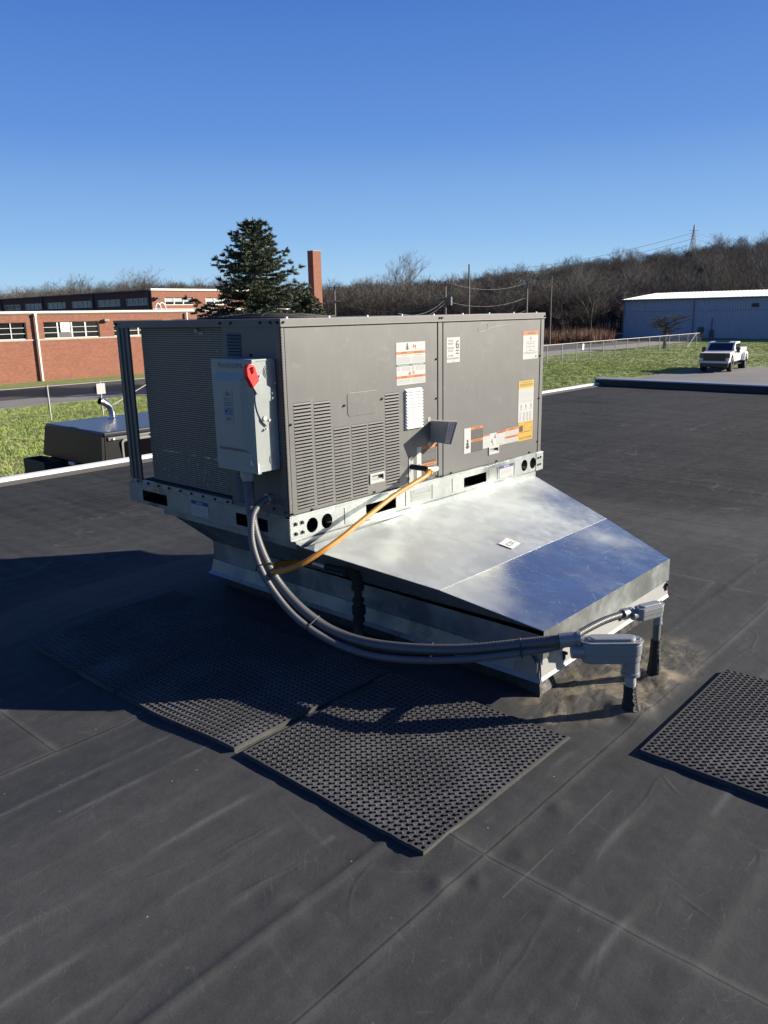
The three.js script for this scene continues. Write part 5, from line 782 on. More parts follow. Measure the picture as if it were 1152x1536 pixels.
// ------------------------------------------------------------------ brick school, chimney, steel building, house
{
  const bk = (seedB) => { const rows = 48, cols = 24; return (u, v) => { const yy = v * rows, row = Math.floor(yy), off = row % 2 ? 0.5 : 0, xx = u * cols + off, c = Math.floor(xx), fy = yy - row, fx = xx - c; const mort = fy < 0.14 || fx < 0.06, id = hash2(((c % cols) + cols) % cols, row, seedB), st = fbm(u * 3, v * 26, seedB + 3, 3, 0), n = vnoise(u * 200, v * 200, seedB + 5, 200); if (mort) return [0.24 * (0.8 + 0.3 * n), 0.15, 0.115]; const k = 0.78 + 0.26 * id + 0.30 * (st - 0.5); return [0.235 * k, 0.082 * k * (0.9 + 0.2 * id), 0.048 * k]; }; };
  const bt = tex(1536, 1024, bk(701)); // one tile is 4.8 m wide and 3.6 m high
  bt.repeat.set(1 / 4.8, 1 / 3.6);
  M.brick = std({ map: bt, roughness: 0.92 });
  const dk = bt.clone(); M.brickShaded = std({ map: dk, color: lin(0.55, 0.5, 0.52), roughness: 0.92 });  // same brick, shade of the wing's left side put into its colour
  M.glass = new THREE.MeshPhysicalMaterial({ color: lin(0.012, 0.014, 0.016), roughness: 0.08, side: THREE.DoubleSide });
  M.blind = plain(0.34, 0.36, 0.36, 0.7); M.coping = plain(0.62, 0.60, 0.54, 0.6); M.frameW = plain(0.60, 0.59, 0.55, 0.5); M.stone = std({ color: lin(0.42, 0.38, 0.32), map: rep(T.smudge, 0.6), roughness: 0.9 });
  const school = thing('brick_school', 'long low red brick building with white coping beyond the drive', 'building', [18, GROUND, -66]);
  const zf = -57.5, yt = 1.42;
  // front wall with real window openings
  const wins = [[20.2, 24.68], [25.99, 30.51], [31.75, 36.25], [37.3, 41.8], [42.9, 47.4], [48.6, 53.0], [14.4, 18.9], [8.6, 13.1]];
  const fs = shape([[-20, GROUND - 0.1], [54.4, GROUND - 0.1], [54.4, yt - 0.02], [-20, yt - 0.02]]); for (const [a, b] of wins) fs.holes.push(roundRect(a, -0.47, b, 0.76, 0.01, THREE.Path));
  part(school, 'wall', new Geo().add(extrude(fs, 0.3).translate(0, 0, zf - 0.3)).box(54.1, 54.4, GROUND, yt - 0.02, -75, zf - 0.3).box(-20, -19.7, GROUND, yt - 0.02, -75, zf - 0.3).box(-20, 54.4, GROUND, yt - 0.02, -75.2, -75), M.brick);
  part(school, 'roof', new Geo().box(-20, 54.4, yt - 0.3, yt - 0.12, -75, zf - 0.31), plain(0.05, 0.05, 0.05, 0.9));
  part(school, 'coping', new Geo().box(-20.1, 54.5, yt - 0.02, yt + 0.14, zf - 0.4, zf + 0.09, 0.02), M.coping);
  part(school, 'coping_shadow_strip', new Geo().box(-20, 54.4, yt - 0.10, yt - 0.022, zf - 0.02, zf + 0.05), plain(0.16, 0.12, 0.1, 0.8));  // dark strip added under the coping to paint its shadow
  part(school, 'sill_band', new Geo().box(-20, 54.4, -0.60, -0.475, zf - 0.02, zf + 0.035, 0.01), M.stone);
  wins.forEach(([a, b], i) => {
    const g = new Geo(), t = (b - a) / 4; g.box(a, b, -0.47, -0.42, zf - 0.2, zf - 0.1).box(a, b, 0.71, 0.76, zf - 0.2, zf - 0.1).box(a, a + 0.05, -0.42, 0.71, zf - 0.2, zf - 0.1).box(b - 0.05, b, -0.42, 0.71, zf - 0.2, zf - 0.1);
    for (let k = 1; k < 4; k++) { const wv = k === 2 || i === 1 ? 0.055 : 0.03; g.box(a + t * k - wv, a + t * k + wv, -0.42, 0.71, zf - 0.21, zf - 0.09); }
    g.box(a + 0.05, b - 0.05, -0.065, -0.03, zf - 0.195, zf - 0.105); g.box(a + 0.05, b - 0.05, 0.345, 0.375, zf - 0.19, zf - 0.11);
    const w = part(school, 'window', g, M.frameW);
    for (let k = 0; k < 4; k++) for (const [p, q] of [[-0.42, -0.065], [-0.03, 0.345], [0.375, 0.71]]) lpart(w, 'pane', (() => { const gg = box(a + t * k + 0.05, a + t * (k + 1) - 0.05, p, q, zf - 0.165, zf - 0.155), o = worldOf(w); return gg.translate(-o.x, -o.y, -o.z); })(), M.glass);
  });
  part(school, 'panel', new Geo().box(27.32, 28.08, -0.03, 0.70, zf - 0.09, zf - 0.02, 0.01), M.white);
  part(school, 'air_grille', new Geo().box(27.2, 28.2, -0.40, -0.05, zf - 0.11, zf - 0.095).box(27.5, 27.52, -0.40, -0.05, zf - 0.095, zf - 0.09).box(27.85, 27.87, -0.4, -0.05, zf - 0.095, zf - 0.09), plain(0.10, 0.10, 0.1, 0.7));
  part(school, 'downspout', new Geo().box(25.30, 25.44, GROUND, yt - 0.1, zf + 0.10, zf + 0.24, 0.02).box(25.28, 25.46, yt - 0.25, yt - 0.02, zf + 0.0, zf + 0.26, 0.02), M.coping);
  part(school, 'downspout', new Geo().box(38.60, 38.72, GROUND, yt - 0.1, zf + 0.10, zf + 0.24, 0.02), M.coping);
  part(school, 'wall_lamp', new Geo().box(30.85, 31.3, 0.68, 0.90, zf + 0.0, zf + 0.30, 0.05).box(30.7, 30.9, 0.70, 0.86, zf, zf + 0.12, 0.03), plain(0.20, 0.18, 0.16, 0.5, 0.3));
  const hoops = thing('roof_pipe_hoops', 'pair of white bent pipe hoops on the low school roof', 'pipe hoops', [39.2, yt - 0.12, -62]);
  part(hoops, 'hoop', new Geo().tube([[38.6, yt - 0.12, -62], [38.62, 1.9, -62], [38.85, 2.2, -62], [39.1, 1.95, -62], [39.12, yt - 0.12, -62]], 0.05, 30, 8), M.white); part(hoops, 'hoop', new Geo().tube([[39.0, yt - 0.12, -62.1], [39.02, 1.95, -62.1], [39.35, 2.25, -62.1], [39.68, 1.95, -62.1], [39.7, yt - 0.12, -62.1]], 0.05, 30, 8), M.white);
  // the taller wing behind
  const wing = thing('brick_school_wing', 'taller brick school wing behind, its long left side in dark shade', 'building', [54, GROUND, -100]);
  const xc = 46.6, yw = 3.80, zl = -75.25, lw = [[48.2, 51.9], [53.6, 57.3]];
  const ws = shape([[xc, GROUND], [60, GROUND], [60, yw], [xc, yw]]); for (const [a, b] of lw) ws.holes.push(roundRect(a, 2.26, b, 3.09, 0.01, THREE.Path));
  part(wing, 'wall', new Geo().add(extrude(ws, 0.25).translate(0, 0, zl - 0.25)).box(59.75, 60, GROUND, yw, -132, zl - 0.25), M.brick);
  const dwn = [[-80.6, -75.6], [-87.0, -81.9], [-93.3, -88.4], [-99.8, -94.9], [-106.3, -101.35], [-112.8, -107.7], [-119.4, -114.2]];
  const dsH = shape([[-132, GROUND], [zl - 0.26, GROUND], [zl - 0.26, yw], [-132, yw]]); for (const [a, b] of dwn) dsH.holes.push(roundRect(Math.max(a, -131), 2.30, Math.min(b, zl - 0.8), 3.06, 0.01, THREE.Path));
  part(wing, 'wall', onLeft(extrude(dsH, 0.25), xc), M.brickShaded);
  part(wing, 'roof', new Geo().box(xc + 0.1, 59.9, yw - 0.12, yw + 0.02, -131.9, zl - 0.1), plain(0.06, 0.06, 0.06, 0.9));
  part(wing, 'coping', new Geo().box(xc - 0.12, 60.1, yw, yw + 0.22, zl - 0.3, zl + 0.12, 0.02), M.coping); part(wing, 'coping', new Geo().box(xc - 0.14, xc + 0.3, yw - 0.02, yw + 0.12, -132, zl - 0.31, 0.02), plain(0.10, 0.09, 0.09, 0.7));  // second coping coloured dark to paint the shaded left side
  part(wing, 'sill_band', new Geo().box(xc, 60, 1.80, 1.93, zl - 0.02, zl + 0.03), M.stone);
  for (const [a, b] of lw) { const g = new Geo(); g.box(a, b, 2.26, 2.33, zl - 0.2, zl - 0.02).box(a, b, 3.03, 3.09, zl - 0.2, zl - 0.1); for (let k = 0; k <= 3; k++) { const x = mix(a + 0.06, b - 0.06, k / 3); g.box(x - 0.07, x + 0.07, 2.33, 3.03, zl - 0.2, zl - 0.1); } const w = part(wing, 'window', g, M.frameW), o = worldOf(w); for (let k = 0; k < 3; k++) { const x0 = mix(a + 0.06, b - 0.06, k / 3) + 0.07, x1 = mix(a + 0.06, b - 0.06, (k + 1) / 3) - 0.07; lpart(w, 'pane', box(x0, x1, 2.33, 2.62, zl - 0.17, zl - 0.16).translate(-o.x, -o.y, -o.z), M.glass); lpart(w, 'blind', box(x0, x1, 2.62, 3.03, zl - 0.17, zl - 0.155).translate(-o.x, -o.y, -o.z), M.blind); } }
  for (const [a0, b0] of dwn) { const a = Math.max(a0, -131), b = Math.min(b0, zl - 0.8), g = new Geo(); g.box(xc + 0.05, xc + 0.15, 2.30, 2.36, a, b).box(xc + 0.05, xc + 0.15, 3.0, 3.06, a, b); for (let k = 0; k <= 4; k++) { const z = mix(a + 0.06, b - 0.06, k / 4); g.box(xc + 0.05, xc + 0.15, 2.36, 3.0, z - 0.06, z + 0.06); } const w = part(wing, 'window', g, M.frameW), o = worldOf(w); for (let k = 0; k < 4; k++) { const q0 = mix(a + 0.06, b - 0.06, k / 4) + 0.06, q1 = mix(a + 0.06, b - 0.06, (k + 1) / 4) - 0.06, m = (k % 2) ? 2.55 : 2.36; lpart(w, 'pane', box(xc + 0.10, xc + 0.11, m, 3.0, q0, q1).translate(-o.x, -o.y, -o.z), M.glass); if (k % 2) lpart(w, 'blind', box(xc + 0.10, xc + 0.115, 2.36, m, q0, q1).translate(-o.x, -o.y, -o.z), M.blind); } }
  for (const z of [-75.75, -87.8, -100.9, -113.5]) part(wing, 'downspout', new Geo().box(xc - 0.22, xc - 0.05, GROUND, yw - 0.05, z - 0.09, z + 0.09, 0.02), plain(0.07, 0.06, 0.06, 0.6));
  part(wing, 'flood_lamp', new Geo().box(46.75, 46.95, 2.95, 3.12, zl, zl + 0.35, 0.04).box(47.0, 47.4, 2.88, 3.10, zl + 0.15, zl + 0.5, 0.05), plain(0.05, 0.045, 0.04, 0.5));
  const ch = thing('brick_chimney', 'tall square red brick chimney stack right of the conifer', 'chimney', [75.9, GROUND, -80.5]);
  part(ch, 'shaft', new Geo().box(75.13, 76.63, GROUND, 9.38, -81.1, -80), M.brick); part(ch, 'cap', new Geo().box(75.09, 76.67, 9.38, 9.47, -81.14, -79.96, 0.02), M.stone);
  // long steel building with ribbed walls and white roof
  const st = thing('steel_building', 'long metal building with blue-grey ribbed wall and bright white roof', 'building', [117, GROUND, -54.4]);
  st.rotation.y = Math.atan2(0.1, 0.995); // local z runs along the wall, local x away from us
  const WL = 60, WD = 16, ye = 5.85, yr = 6.95, wallM = plain(0.34, 0.42, 0.52, 0.5), gable = shape([[0, 0], [WD * 2, 0], [WD * 2, ye], [WD, yr], [0, ye]]);
  const wl = lpart(st, 'wall', new Geo().box(0, 0.12, 0, ye, 0, WL).box(WD * 2 - 0.1, WD * 2, 0, ye, 0, WL).add(extrude(gable, 0.1)).add(extrude(gable, 0.1).translate(0, 0, WL - 0.1)), wallM);
  const rb = new Geo(); for (let i = 0; i < WL / 0.36; i++) rb.box(-0.13, 0.002, 0.05, ye - 0.06, i * 0.36 + 0.02, i * 0.36 + 0.13); lpart(wl, 'wall_ribs', rb, wallM, { kind: 'stuff' });
  lpart(st, 'girt_line', new Geo().box(-0.137, -0.131, 4.02, 4.07, 0, WL), plain(0.17, 0.20, 0.25, 0.6));
  for (const z of [0.1, 10.6, 33]) lpart(st, 'downspout', new Geo().box(-0.25, -0.131, 0, ye, z - 0.07, z + 0.07), plain(0.16, 0.19, 0.24, 0.5));
  const rl = Math.hypot(WD + 0.5, (yr - ye) * (WD + 0.5) / WD), ra = Math.atan2(yr - ye, WD);
  const rf = new Geo(), rib2 = new Geo(); for (const s of [0, 1]) { const m = new THREE.Matrix4().makeRotationZ(s ? -ra : ra); m.setPosition(s ? WD : -0.5, s ? yr + 0.03 : ye - 0.034 + 0.03, 0); rf.add(box(0, rl, 0, 0.06, -0.3, WL + 0.3), m); for (let i = 0; i < WL / 0.6; i++) rib2.add(box(0, rl, 0.06, 0.10, i * 0.6 - 0.04, i * 0.6 + 0.06), m); }
  const roofP = lpart(st, 'roof', rf, plain(0.84, 0.82, 0.75, 0.4)); lpart(roofP, 'roof_ribs', rib2, plain(0.84, 0.82, 0.75, 0.4), { kind: 'stuff' });
  lpart(st, 'eave_trim', new Geo().box(-0.55, -0.4, ye - 0.16, ye + 0.02, -0.3, WL + 0.3, 0.02), plain(0.12, 0.14, 0.18, 0.5));
  lpart(st, 'vent', new Geo().box(-0.30, -0.036, 4.45, 4.95, 18.6, 19.5, 0.05), plain(0.03, 0.035, 0.045, 0.6));
  lpart(st, 'utility_box', new Geo().box(-0.5, -0.036, 0.3, 1.7, 11.5, 12.2, 0.03).box(-0.45, -0.036, 0.2, 1.3, 13.1, 13.7, 0.03).box(-0.2, -0.1, 1.3, 3.0, 13.3, 13.4), plain(0.06, 0.07, 0.085, 0.6));
  const hs = thing('white_house', 'distant small white house with dark roof left of the pylons of the power line', 'house', [118, GROUND, -118]);
  hs.userData.label = 'distant small white gabled house just right of the brick chimney'; hs.rotation.y = 0.5;
  const gb = shape([[-2.6, 0], [2.6, 0], [2.6, 3.6], [0, 5.1], [-2.6, 3.6]]); lpart(hs, 'wall', extrude(gb, 8).translate(0, 0, -8), M.white);
  lpart(hs, 'roof', new Geo().slab([[-3, 3.4, 0.3], [0, 5.15, 0.3], [0, 5.15, -8.3], [-3, 3.4, -8.3]], 0.12).slab([[3, 3.4, 0.3], [0, 5.15, 0.3], [0, 5.15, -8.3], [3, 3.4, -8.3]].reverse(), 0.12), plain(0.06, 0.06, 0.065, 0.8));
  lpart(hs, 'window', new Geo().box(-0.5, 0.5, 1.4, 2.6, 0, 0.05), M.glass);
}

// ------------------------------------------------------------------ fence, poles, wires, pylon
{
  const zf = -33, H = 1.62, f = thing('wire_fence', 'long chain-link fence with thin pale posts across the lawns', 'fence', [50, GROUND, zf]), pm = plain(0.38, 0.38, 0.36, 0.6, 0.2);
  const pg = new THREE.CylinderGeometry(0.038, 0.038, H, 8); for (let x = 9.25; x < 92; x += 2.56) piece(f, 'post', pg, pm, x, GROUND + H / 2, zf);
  part(f, 'top_rail', new Geo().cyl([44, GROUND + H, zf], [92, GROUND + H, zf], 0.026, 0.026, 8), pm); part(f, 'top_wire', new Geo().cyl([-20, GROUND + H - 0.04, zf], [44, GROUND + H - 0.04, zf], 0.012, 0.012, 5), pm);
  part(f, 'brace', new Geo().cyl([19.49, GROUND + H - 0.3, zf], [16.93, GROUND + 0.2, zf], 0.025, 0.025, 6).cyl([91.1, GROUND + H, zf], [88.6, GROUND + 0.1, zf], 0.025, 0.025, 6), pm);
  const w = []; for (let x = -20; x < 92; x += 0.11) for (const s of [-1, 1]) { const a = 0.0024, x0 = s > 0 ? x : x + H; w.push(x0 - a, 0, 0, x0 + a, 0, 0, x0 + s * H + a, H, 0, x0 - a, 0, 0, x0 + s * H + a, H, 0, x0 + s * H - a, H, 0); }
  const wg = fromPos(w); wg.translate(0, GROUND, zf - 0.03); part(f, 'wire_mesh', wg, plain(0.10, 0.10, 0.10, 0.6, 0.3), { kind: 'stuff' });
  const sg = thing('fence_sign', 'small white notice board fixed to a fence post above the black pickup', 'sign', [16.93, GROUND + 1.35, zf + 0.05]);
  part(sg, 'board', new Geo().box(16.71, 17.15, GROUND + 1.02, GROUND + 1.52, zf + 0.045, zf + 0.055), canvasMat(128, 144, (x, w2, h) => { x.fillStyle = '#f0f0ec'; x.fillRect(0, 0, w2, h); lines(x, 22, 40, 106, 118, 18, '#777', 8); }));
  single('post_marker', new Geo().box(64.0, 64.3, GROUND + 0.95, GROUND + 1.5, zf + 0.04, zf + 0.06, 0.01), M.white, 'small blank white plate on a fence post right of the unit', 'marker', [64.15, GROUND + 0.95, zf + 0.05]);
  const pole = (x, z, top, r, label, kind) => { const t = thing('utility_pole', label, 'utility pole', [x, GROUND, z]), wood = plain(0.17, 0.145, 0.115, 0.95); part(t, 'shaft', new Geo().cyl([x, GROUND, z], [x, top, z], r, r * 0.72, 10), wood);
    if (kind) { const u = V(0.67, 0, 0.74), arm = (y, l) => { const q = clean(new THREE.BoxGeometry(l * 2, 0.18, 0.14)); q.rotateY(-Math.atan2(u.z, u.x)); q.translate(x, y, z); return q; };
      const armM = plain(0.42, 0.40, 0.36, 0.8), a = new Geo().add(arm(top - 0.25, kind === 3 ? 1.25 : 1.05)); part(t, 'crossarm', a, armM);
      const ins = new Geo(); for (const s of [-0.95, -0.5, 0.5, 0.95]) ins.cyl([x + u.x * s, top - 0.16, z + u.z * s], [x + u.x * s, top + 0.14, z + u.z * s], 0.06, 0.04, 6); part(t, 'insulators', ins, plain(0.25, 0.25, 0.24, 0.4));
      if (kind === 3) part(t, 'brace', new Geo().cyl([x + u.x * 0.9, top - 0.3, z + u.z * 0.9], [x, top - 1.3, z], 0.05).cyl([x - u.x * 0.9, top - 0.3, z - u.z * 0.9], [x, top - 1.3, z], 0.05), wood);
      if (kind === 2) part(t, 'transformer', new Geo().cyl([x + u.x * 0.55, top - 2.9, z + u.z * 0.55], [x + u.x * 0.55, top - 1.9, z + u.z * 0.55], 0.3, 0.3, 12).cyl([x - u.x * 0.5, top - 2.7, z - u.z * 0.5], [x - u.x * 0.5, top - 2.1, z - u.z * 0.5], 0.2, 0.2, 12), plain(0.10, 0.105, 0.11, 0.5));
      if (kind === 1) part(t, 'crossarm', new Geo().add(arm(top - 2.2, 0.8)), armM); } return t; };
  const P = { a: [84.60, -85.69, 5.11], b: [77.45, -58.99, 4.65], c: [86.65, -62.11, 7.05], d: [94.93, -58.26, 4.92], e: [93.79, -53.78, 5.27] };
  pole(P.a[0], P.a[1], P.a[2], 0.17, 'utility pole with crossarm just right of the brick chimney', 1); pole(P.b[0], P.b[1], P.b[2], 0.16, 'utility pole carrying dark transformer cans behind the middle of the unit', 2);
  pole(P.c[0], P.c[1], P.c[2], 0.15, 'tall plain pole without crossarm that reaches the skyline'); pole(P.d[0], P.d[1], P.d[2], 0.17, 'utility pole with braced pale crossarm before the dark wood', 3); pole(P.e[0], P.e[1], P.e[2], 0.10, 'slim bare pole just right of the rooftop unit');
  const wire = (A, B, sag, label, r = 0.013) => { const m = [(A[0] + B[0]) / 2, (A[1] + B[1]) / 2 - sag, (A[2] + B[2]) / 2]; single('power_line', new Geo().tube([A, [(A[0] * 3 + B[0]) / 4, (A[1] * 3 + B[1]) / 4 - sag * 0.75, (A[2] * 3 + B[2]) / 4], m, [(A[0] + B[0] * 3) / 4, (A[1] + B[1] * 3) / 4 - sag * 0.75, (A[2] + B[2] * 3) / 4], B], r, 40, 4), plain(0.22, 0.22, 0.22, 0.5), label, 'power line', m, 'overhead wires'); };
  for (const [dy, s, n] of [[-0.1, 0.9, 'top'], [-2.4, 0.9, 'middle'], [-4.4, 0.9, 'lowest']]) { wire([P.b[0], P.b[2] + dy, P.b[1]], [P.d[0], P.d[2] + dy * 0.85 - 0.2, P.d[1]], s, n + ' of three wires between the transformer pole and the braced pole'); }
  for (const [dy, n] of [[-2.2, 'upper'], [-2.6, 'middle']]) wire([P.b[0], P.b[2] + dy, P.b[1]], [60.5, 0.9 + (dy + 2.2), -52], 0.8, n + ' of three wires sloping down left from the transformer pole'); wire([P.b[0], P.b[2] - 4.2, P.b[1]], [60.5, 0.0, -52], 0.6, 'lowest of three wires sloping down left from the transformer pole');
  for (const [dy, n] of [[-2.2, 'upper'], [-3.4, 'lower']]) wire([P.a[0], P.a[2] + dy, P.a[1]], [P.b[0], P.b[2] + dy - 0.8, P.b[1]], 1.1, n + ' of two wires from the chimney-side pole to the transformer pole');
  // lattice pylon on the hill
  const bx = 649, bz = -252.5, by = 34, ty = 64.3, py = thing('pylon', 'lattice steel transmission pylon on top of the wooded hill', 'pylon', [bx, by, bz]), g = new Geo(), wAt = (t) => mix(3.4, 0.7, Math.min(1, t * 1.25)) * (t > 0.8 ? mix(1, 0.3, (t - 0.8) / 0.2) : 1), N = 9;
  const pt = (i, k) => { const t = i / N, w2 = wAt(t), q = [[-1, -1], [1, -1], [1, 1], [-1, 1]][k]; return [bx + q[0] * w2, mix(by, ty, t), bz + q[1] * w2]; };
  for (let i = 0; i < N; i++) for (let k = 0; k < 4; k++) { g.cyl(pt(i, k), pt(i + 1, k), 0.20, 0.20, 4).cyl(pt(i, k), pt(i + 1, (k + 1) % 4), 0.11, 0.11, 4).cyl(pt(i + 1, k), pt(i, (k + 1) % 4), 0.11, 0.11, 4).cyl(pt(i + 1, k), pt(i + 1, (k + 1) % 4), 0.11, 0.11, 4); }
  part(py, 'lattice', g, plain(0.20, 0.21, 0.23, 0.6)); const ar = new Geo(); for (const t of [0.72, 0.86]) { const y = mix(by, ty, t); ar.cyl([bx - 2.2, y, bz - 2.6], [bx + 2.2, y, bz + 2.6], 0.16, 0.16, 4); } part(py, 'crossarm', ar, plain(0.20, 0.21, 0.23, 0.6));
  for (const [y, e, n] of [[58.5, 0, 'top'], [54, -6, 'middle'], [50, -12, 'lowest']]) { wire([bx, y, bz], [600, 36 + e * 0.6, -400], 4, n + ' wire running left from the hilltop pylon', 0.10); wire([bx, y, bz], [780, 46 + e, -190], 4, n + ' wire running right from the hilltop pylon', 0.10); }
}

// ------------------------------------------------------------------ vehicles
function wheel(parent, x, y, z, r, w, axis = 'z') { // axle along local z
  const tyre = new THREE.LatheGeometry([[r * 0.62, -w / 2], [r * 0.93, -w / 2], [r, -w / 2 + 0.04], [r, w / 2 - 0.04], [r * 0.93, w / 2], [r * 0.62, w / 2]].map((q) => new THREE.Vector2(...q)), 28); tyre.rotateX(Math.PI / 2); tyre.translate(x, y, z);
  const t = lpart(parent, 'wheel', clean(tyre), plain(0.014, 0.014, 0.014, 0.8));
  const rim = new Geo().cyl([x, y, z - w * 0.36], [x, y, z + w * 0.36], r * 0.62, r * 0.62, 24); for (let i = 0; i < 6; i++) { const a = i / 6 * 6.283; rim.cyl([x, y, z + w * 0.40], [x + Math.cos(a) * r * 0.55, y + Math.sin(a) * r * 0.55, z + w * 0.44], 0.035, 0.045, 6); }
  lpart(t, 'rim', rim, plain(0.05, 0.05, 0.052, 0.3, 0.7));
}
function pickupBody(t, paint, { len = 6.1, wid = 2.0,  cab = [2.0, 4.1], hood = 1.22, cabTop = 1.95, bed = 1.42, lift = 0 } = {}) { // nose at x = 0, tail at x = len, centred on z
  const h = wid / 2, ex = (pts, w, bev = 0.07) => { const g = extrude(shape(pts), w, bev); g.translate(0, 0, -w / 2); return g; };
  const arch = (cx, r) => { const o = []; for (let i = 0; i <= 10; i++) { const a = Math.PI - i / 10 * Math.PI; o.push([cx + r * Math.cos(a), 0.52 + r * Math.sin(a)]); } return o; };
  const low = [[0.05, 0.62], [0.02, 0.95], [0.10, hood - 0.05], [cab[0] - 0.45, hood], [cab[0] - 0.2, hood + 0.03], [cab[1], hood + 0.03], [cab[1], 0.5], ...arch(1.05, 0.52).reverse(), [0.45, 0.55]];
  lpart(t, 'body', new Geo().add(ex(low.map(([x, y]) => [x, y + lift]), wid)), paint);
  const bedG = new Geo().add(ex([[cab[1] + 0.03, bed + lift], [len - 0.05, bed + lift], [len - 0.02, 0.62 + lift], [len - 0.55, 0.55 + lift], ...arch(len - 1.25, 0.55).reverse().map(([x, y]) => [x, y + lift]), [cab[1] + 0.03, 0.5 + lift]], wid)); lpart(t, 'bed', bedG, paint);
  lpart(t, 'cab', new Geo().add((() => { const g = ex([[cab[0] - 0.25, hood + 0.02 + lift], [cab[0] + 0.55, cabTop - 0.05 + lift], [cab[0] + 0.75, cabTop + lift], [cab[1] - 0.15, cabTop - 0.02 + lift], [cab[1], hood + 0.02 + lift]], wid * 0.92, 0.04); return g; })()), paint);
}
{
  const W = plain(0.70, 0.70, 0.68, 0.25), Bk = plain(0.012, 0.012, 0.013, 0.25), gl = M.glass;
  const t = thing('pickup_truck', 'white crew pickup with wide rear fenders parked on the grey lot', 'pickup truck', [58.3, GROUND + 0.03, -18.45]);
  pickupBody(t, W, { len: 6.2, wid: 2.0, cab: [1.75, 4.0], hood: 1.26, cabTop: 1.9, bed: 1.40, lift: 0.12 });
  t.children.forEach((c) => c.geometry.translate(-3.1, 0, 0)); t.rotation.y = 0.14;
  const o = -3.1, L2 = (n, g, m) => lpart(t, n, g, m);
  L2('windscreen', new Geo().slab([[o + 1.56, 1.46, -0.82], [o + 1.56, 1.46, 0.82], [o + 2.22, 1.93, 0.76], [o + 2.22, 1.93, -0.76]], 0.02), gl);
  for (const s of [-1, 1]) { L2('side_window', new Geo().box(o + 2.30, o + 2.98, 1.47, 1.88, s * 0.90, s * 0.945, 0.01), gl); L2('side_window', new Geo().box(o + 3.06, o + 3.80, 1.47, 1.88, s * 0.90, s * 0.945, 0.01), gl); L2('headlight', new Geo().box(o - 0.04, o + 0.2, 0.98, 1.31, s * 0.70, s * 1.008, 0.03), plain(0.06, 0.06, 0.065, 0.15)); L2('door_mirror', new Geo().box(o + 1.85, o + 2.05, 1.28, 1.66, s * 1.05, s * 1.28, 0.03).box(o + 1.92, o + 1.98, 1.32, 1.36, s * 0.93, s * 1.08), Bk); L2('rear_fender', new Geo().add((() => { const g = extrude((() => { const sh = new THREE.Shape(); sh.moveTo(o + 4.25, 0.62); sh.lineTo(o + 4.42, 1.12); sh.quadraticCurveTo(o + 4.9, 1.36, o + 5.5, 1.14); sh.lineTo(o + 5.75, 0.62); sh.lineTo(o + 5.5, 0.62); sh.absarc(o + 4.95, 0.52, 0.54, 0.2, Math.PI - 0.2); sh.closePath(); return sh; })(), 0.26, 0.04); g.translate(0, 0, s > 0 ? 0.98 : -1.24); return g; })()), W);
    L2('door_seam', new Geo().box(o + 2.14, o + 2.155, 0.62, 1.34, s * 1.001, s * 1.004).box(o + 3.02, o + 3.035, 0.62, 1.34, s * 1.001, s * 1.004).box(o + 2.75, o + 2.95, 1.18, 1.22, s * 1.0, s * 1.03).box(o + 3.7, o + 3.9, 1.18, 1.22, s * 1.0, s * 1.03), Bk);
    wheel(t, o + 1.05, 0.48, s * 0.88, 0.51, 0.32); wheel(t, o + 4.95, 0.48, s * 1.0, 0.51, 0.5); }
  const grl = new Geo().box(o - 0.05, o + 0.06, 0.80, 1.32, -0.74, 0.74, 0.03); for (let i = 0; i < 6; i++) grl.box(o - 0.08, o - 0.05, 0.84, 1.28, -0.60 + i * 0.23, -0.555 + i * 0.23); L2('grille', grl, Bk);
  L2('bumper', new Geo().box(o - 0.16, o + 0.12, 0.62, 0.80, -1.0, 1.0, 0.04), plain(0.55, 0.55, 0.54, 0.3)); L2('lower_bumper', new Geo().box(o - 0.10, o + 0.2, 0.34, 0.62, -0.94, 0.94, 0.04).box(o + 0.1, o + 0.5, 0.38, 0.9, -0.8, 0.8), Bk); L2('roof_markers', new Geo().box(o + 2.42, o + 2.6, 2.01, 2.05, -0.5, 0.5, 0.01), Bk); L2('chassis', new Geo().box(o + 0.6, o + 5.9, 0.32, 0.52, -0.55, 0.55), Bk); L2('side_step', new Geo().box(o + 1.8, o + 4.1, 0.40, 0.48, 0.85, 1.08, 0.02), Bk);
}
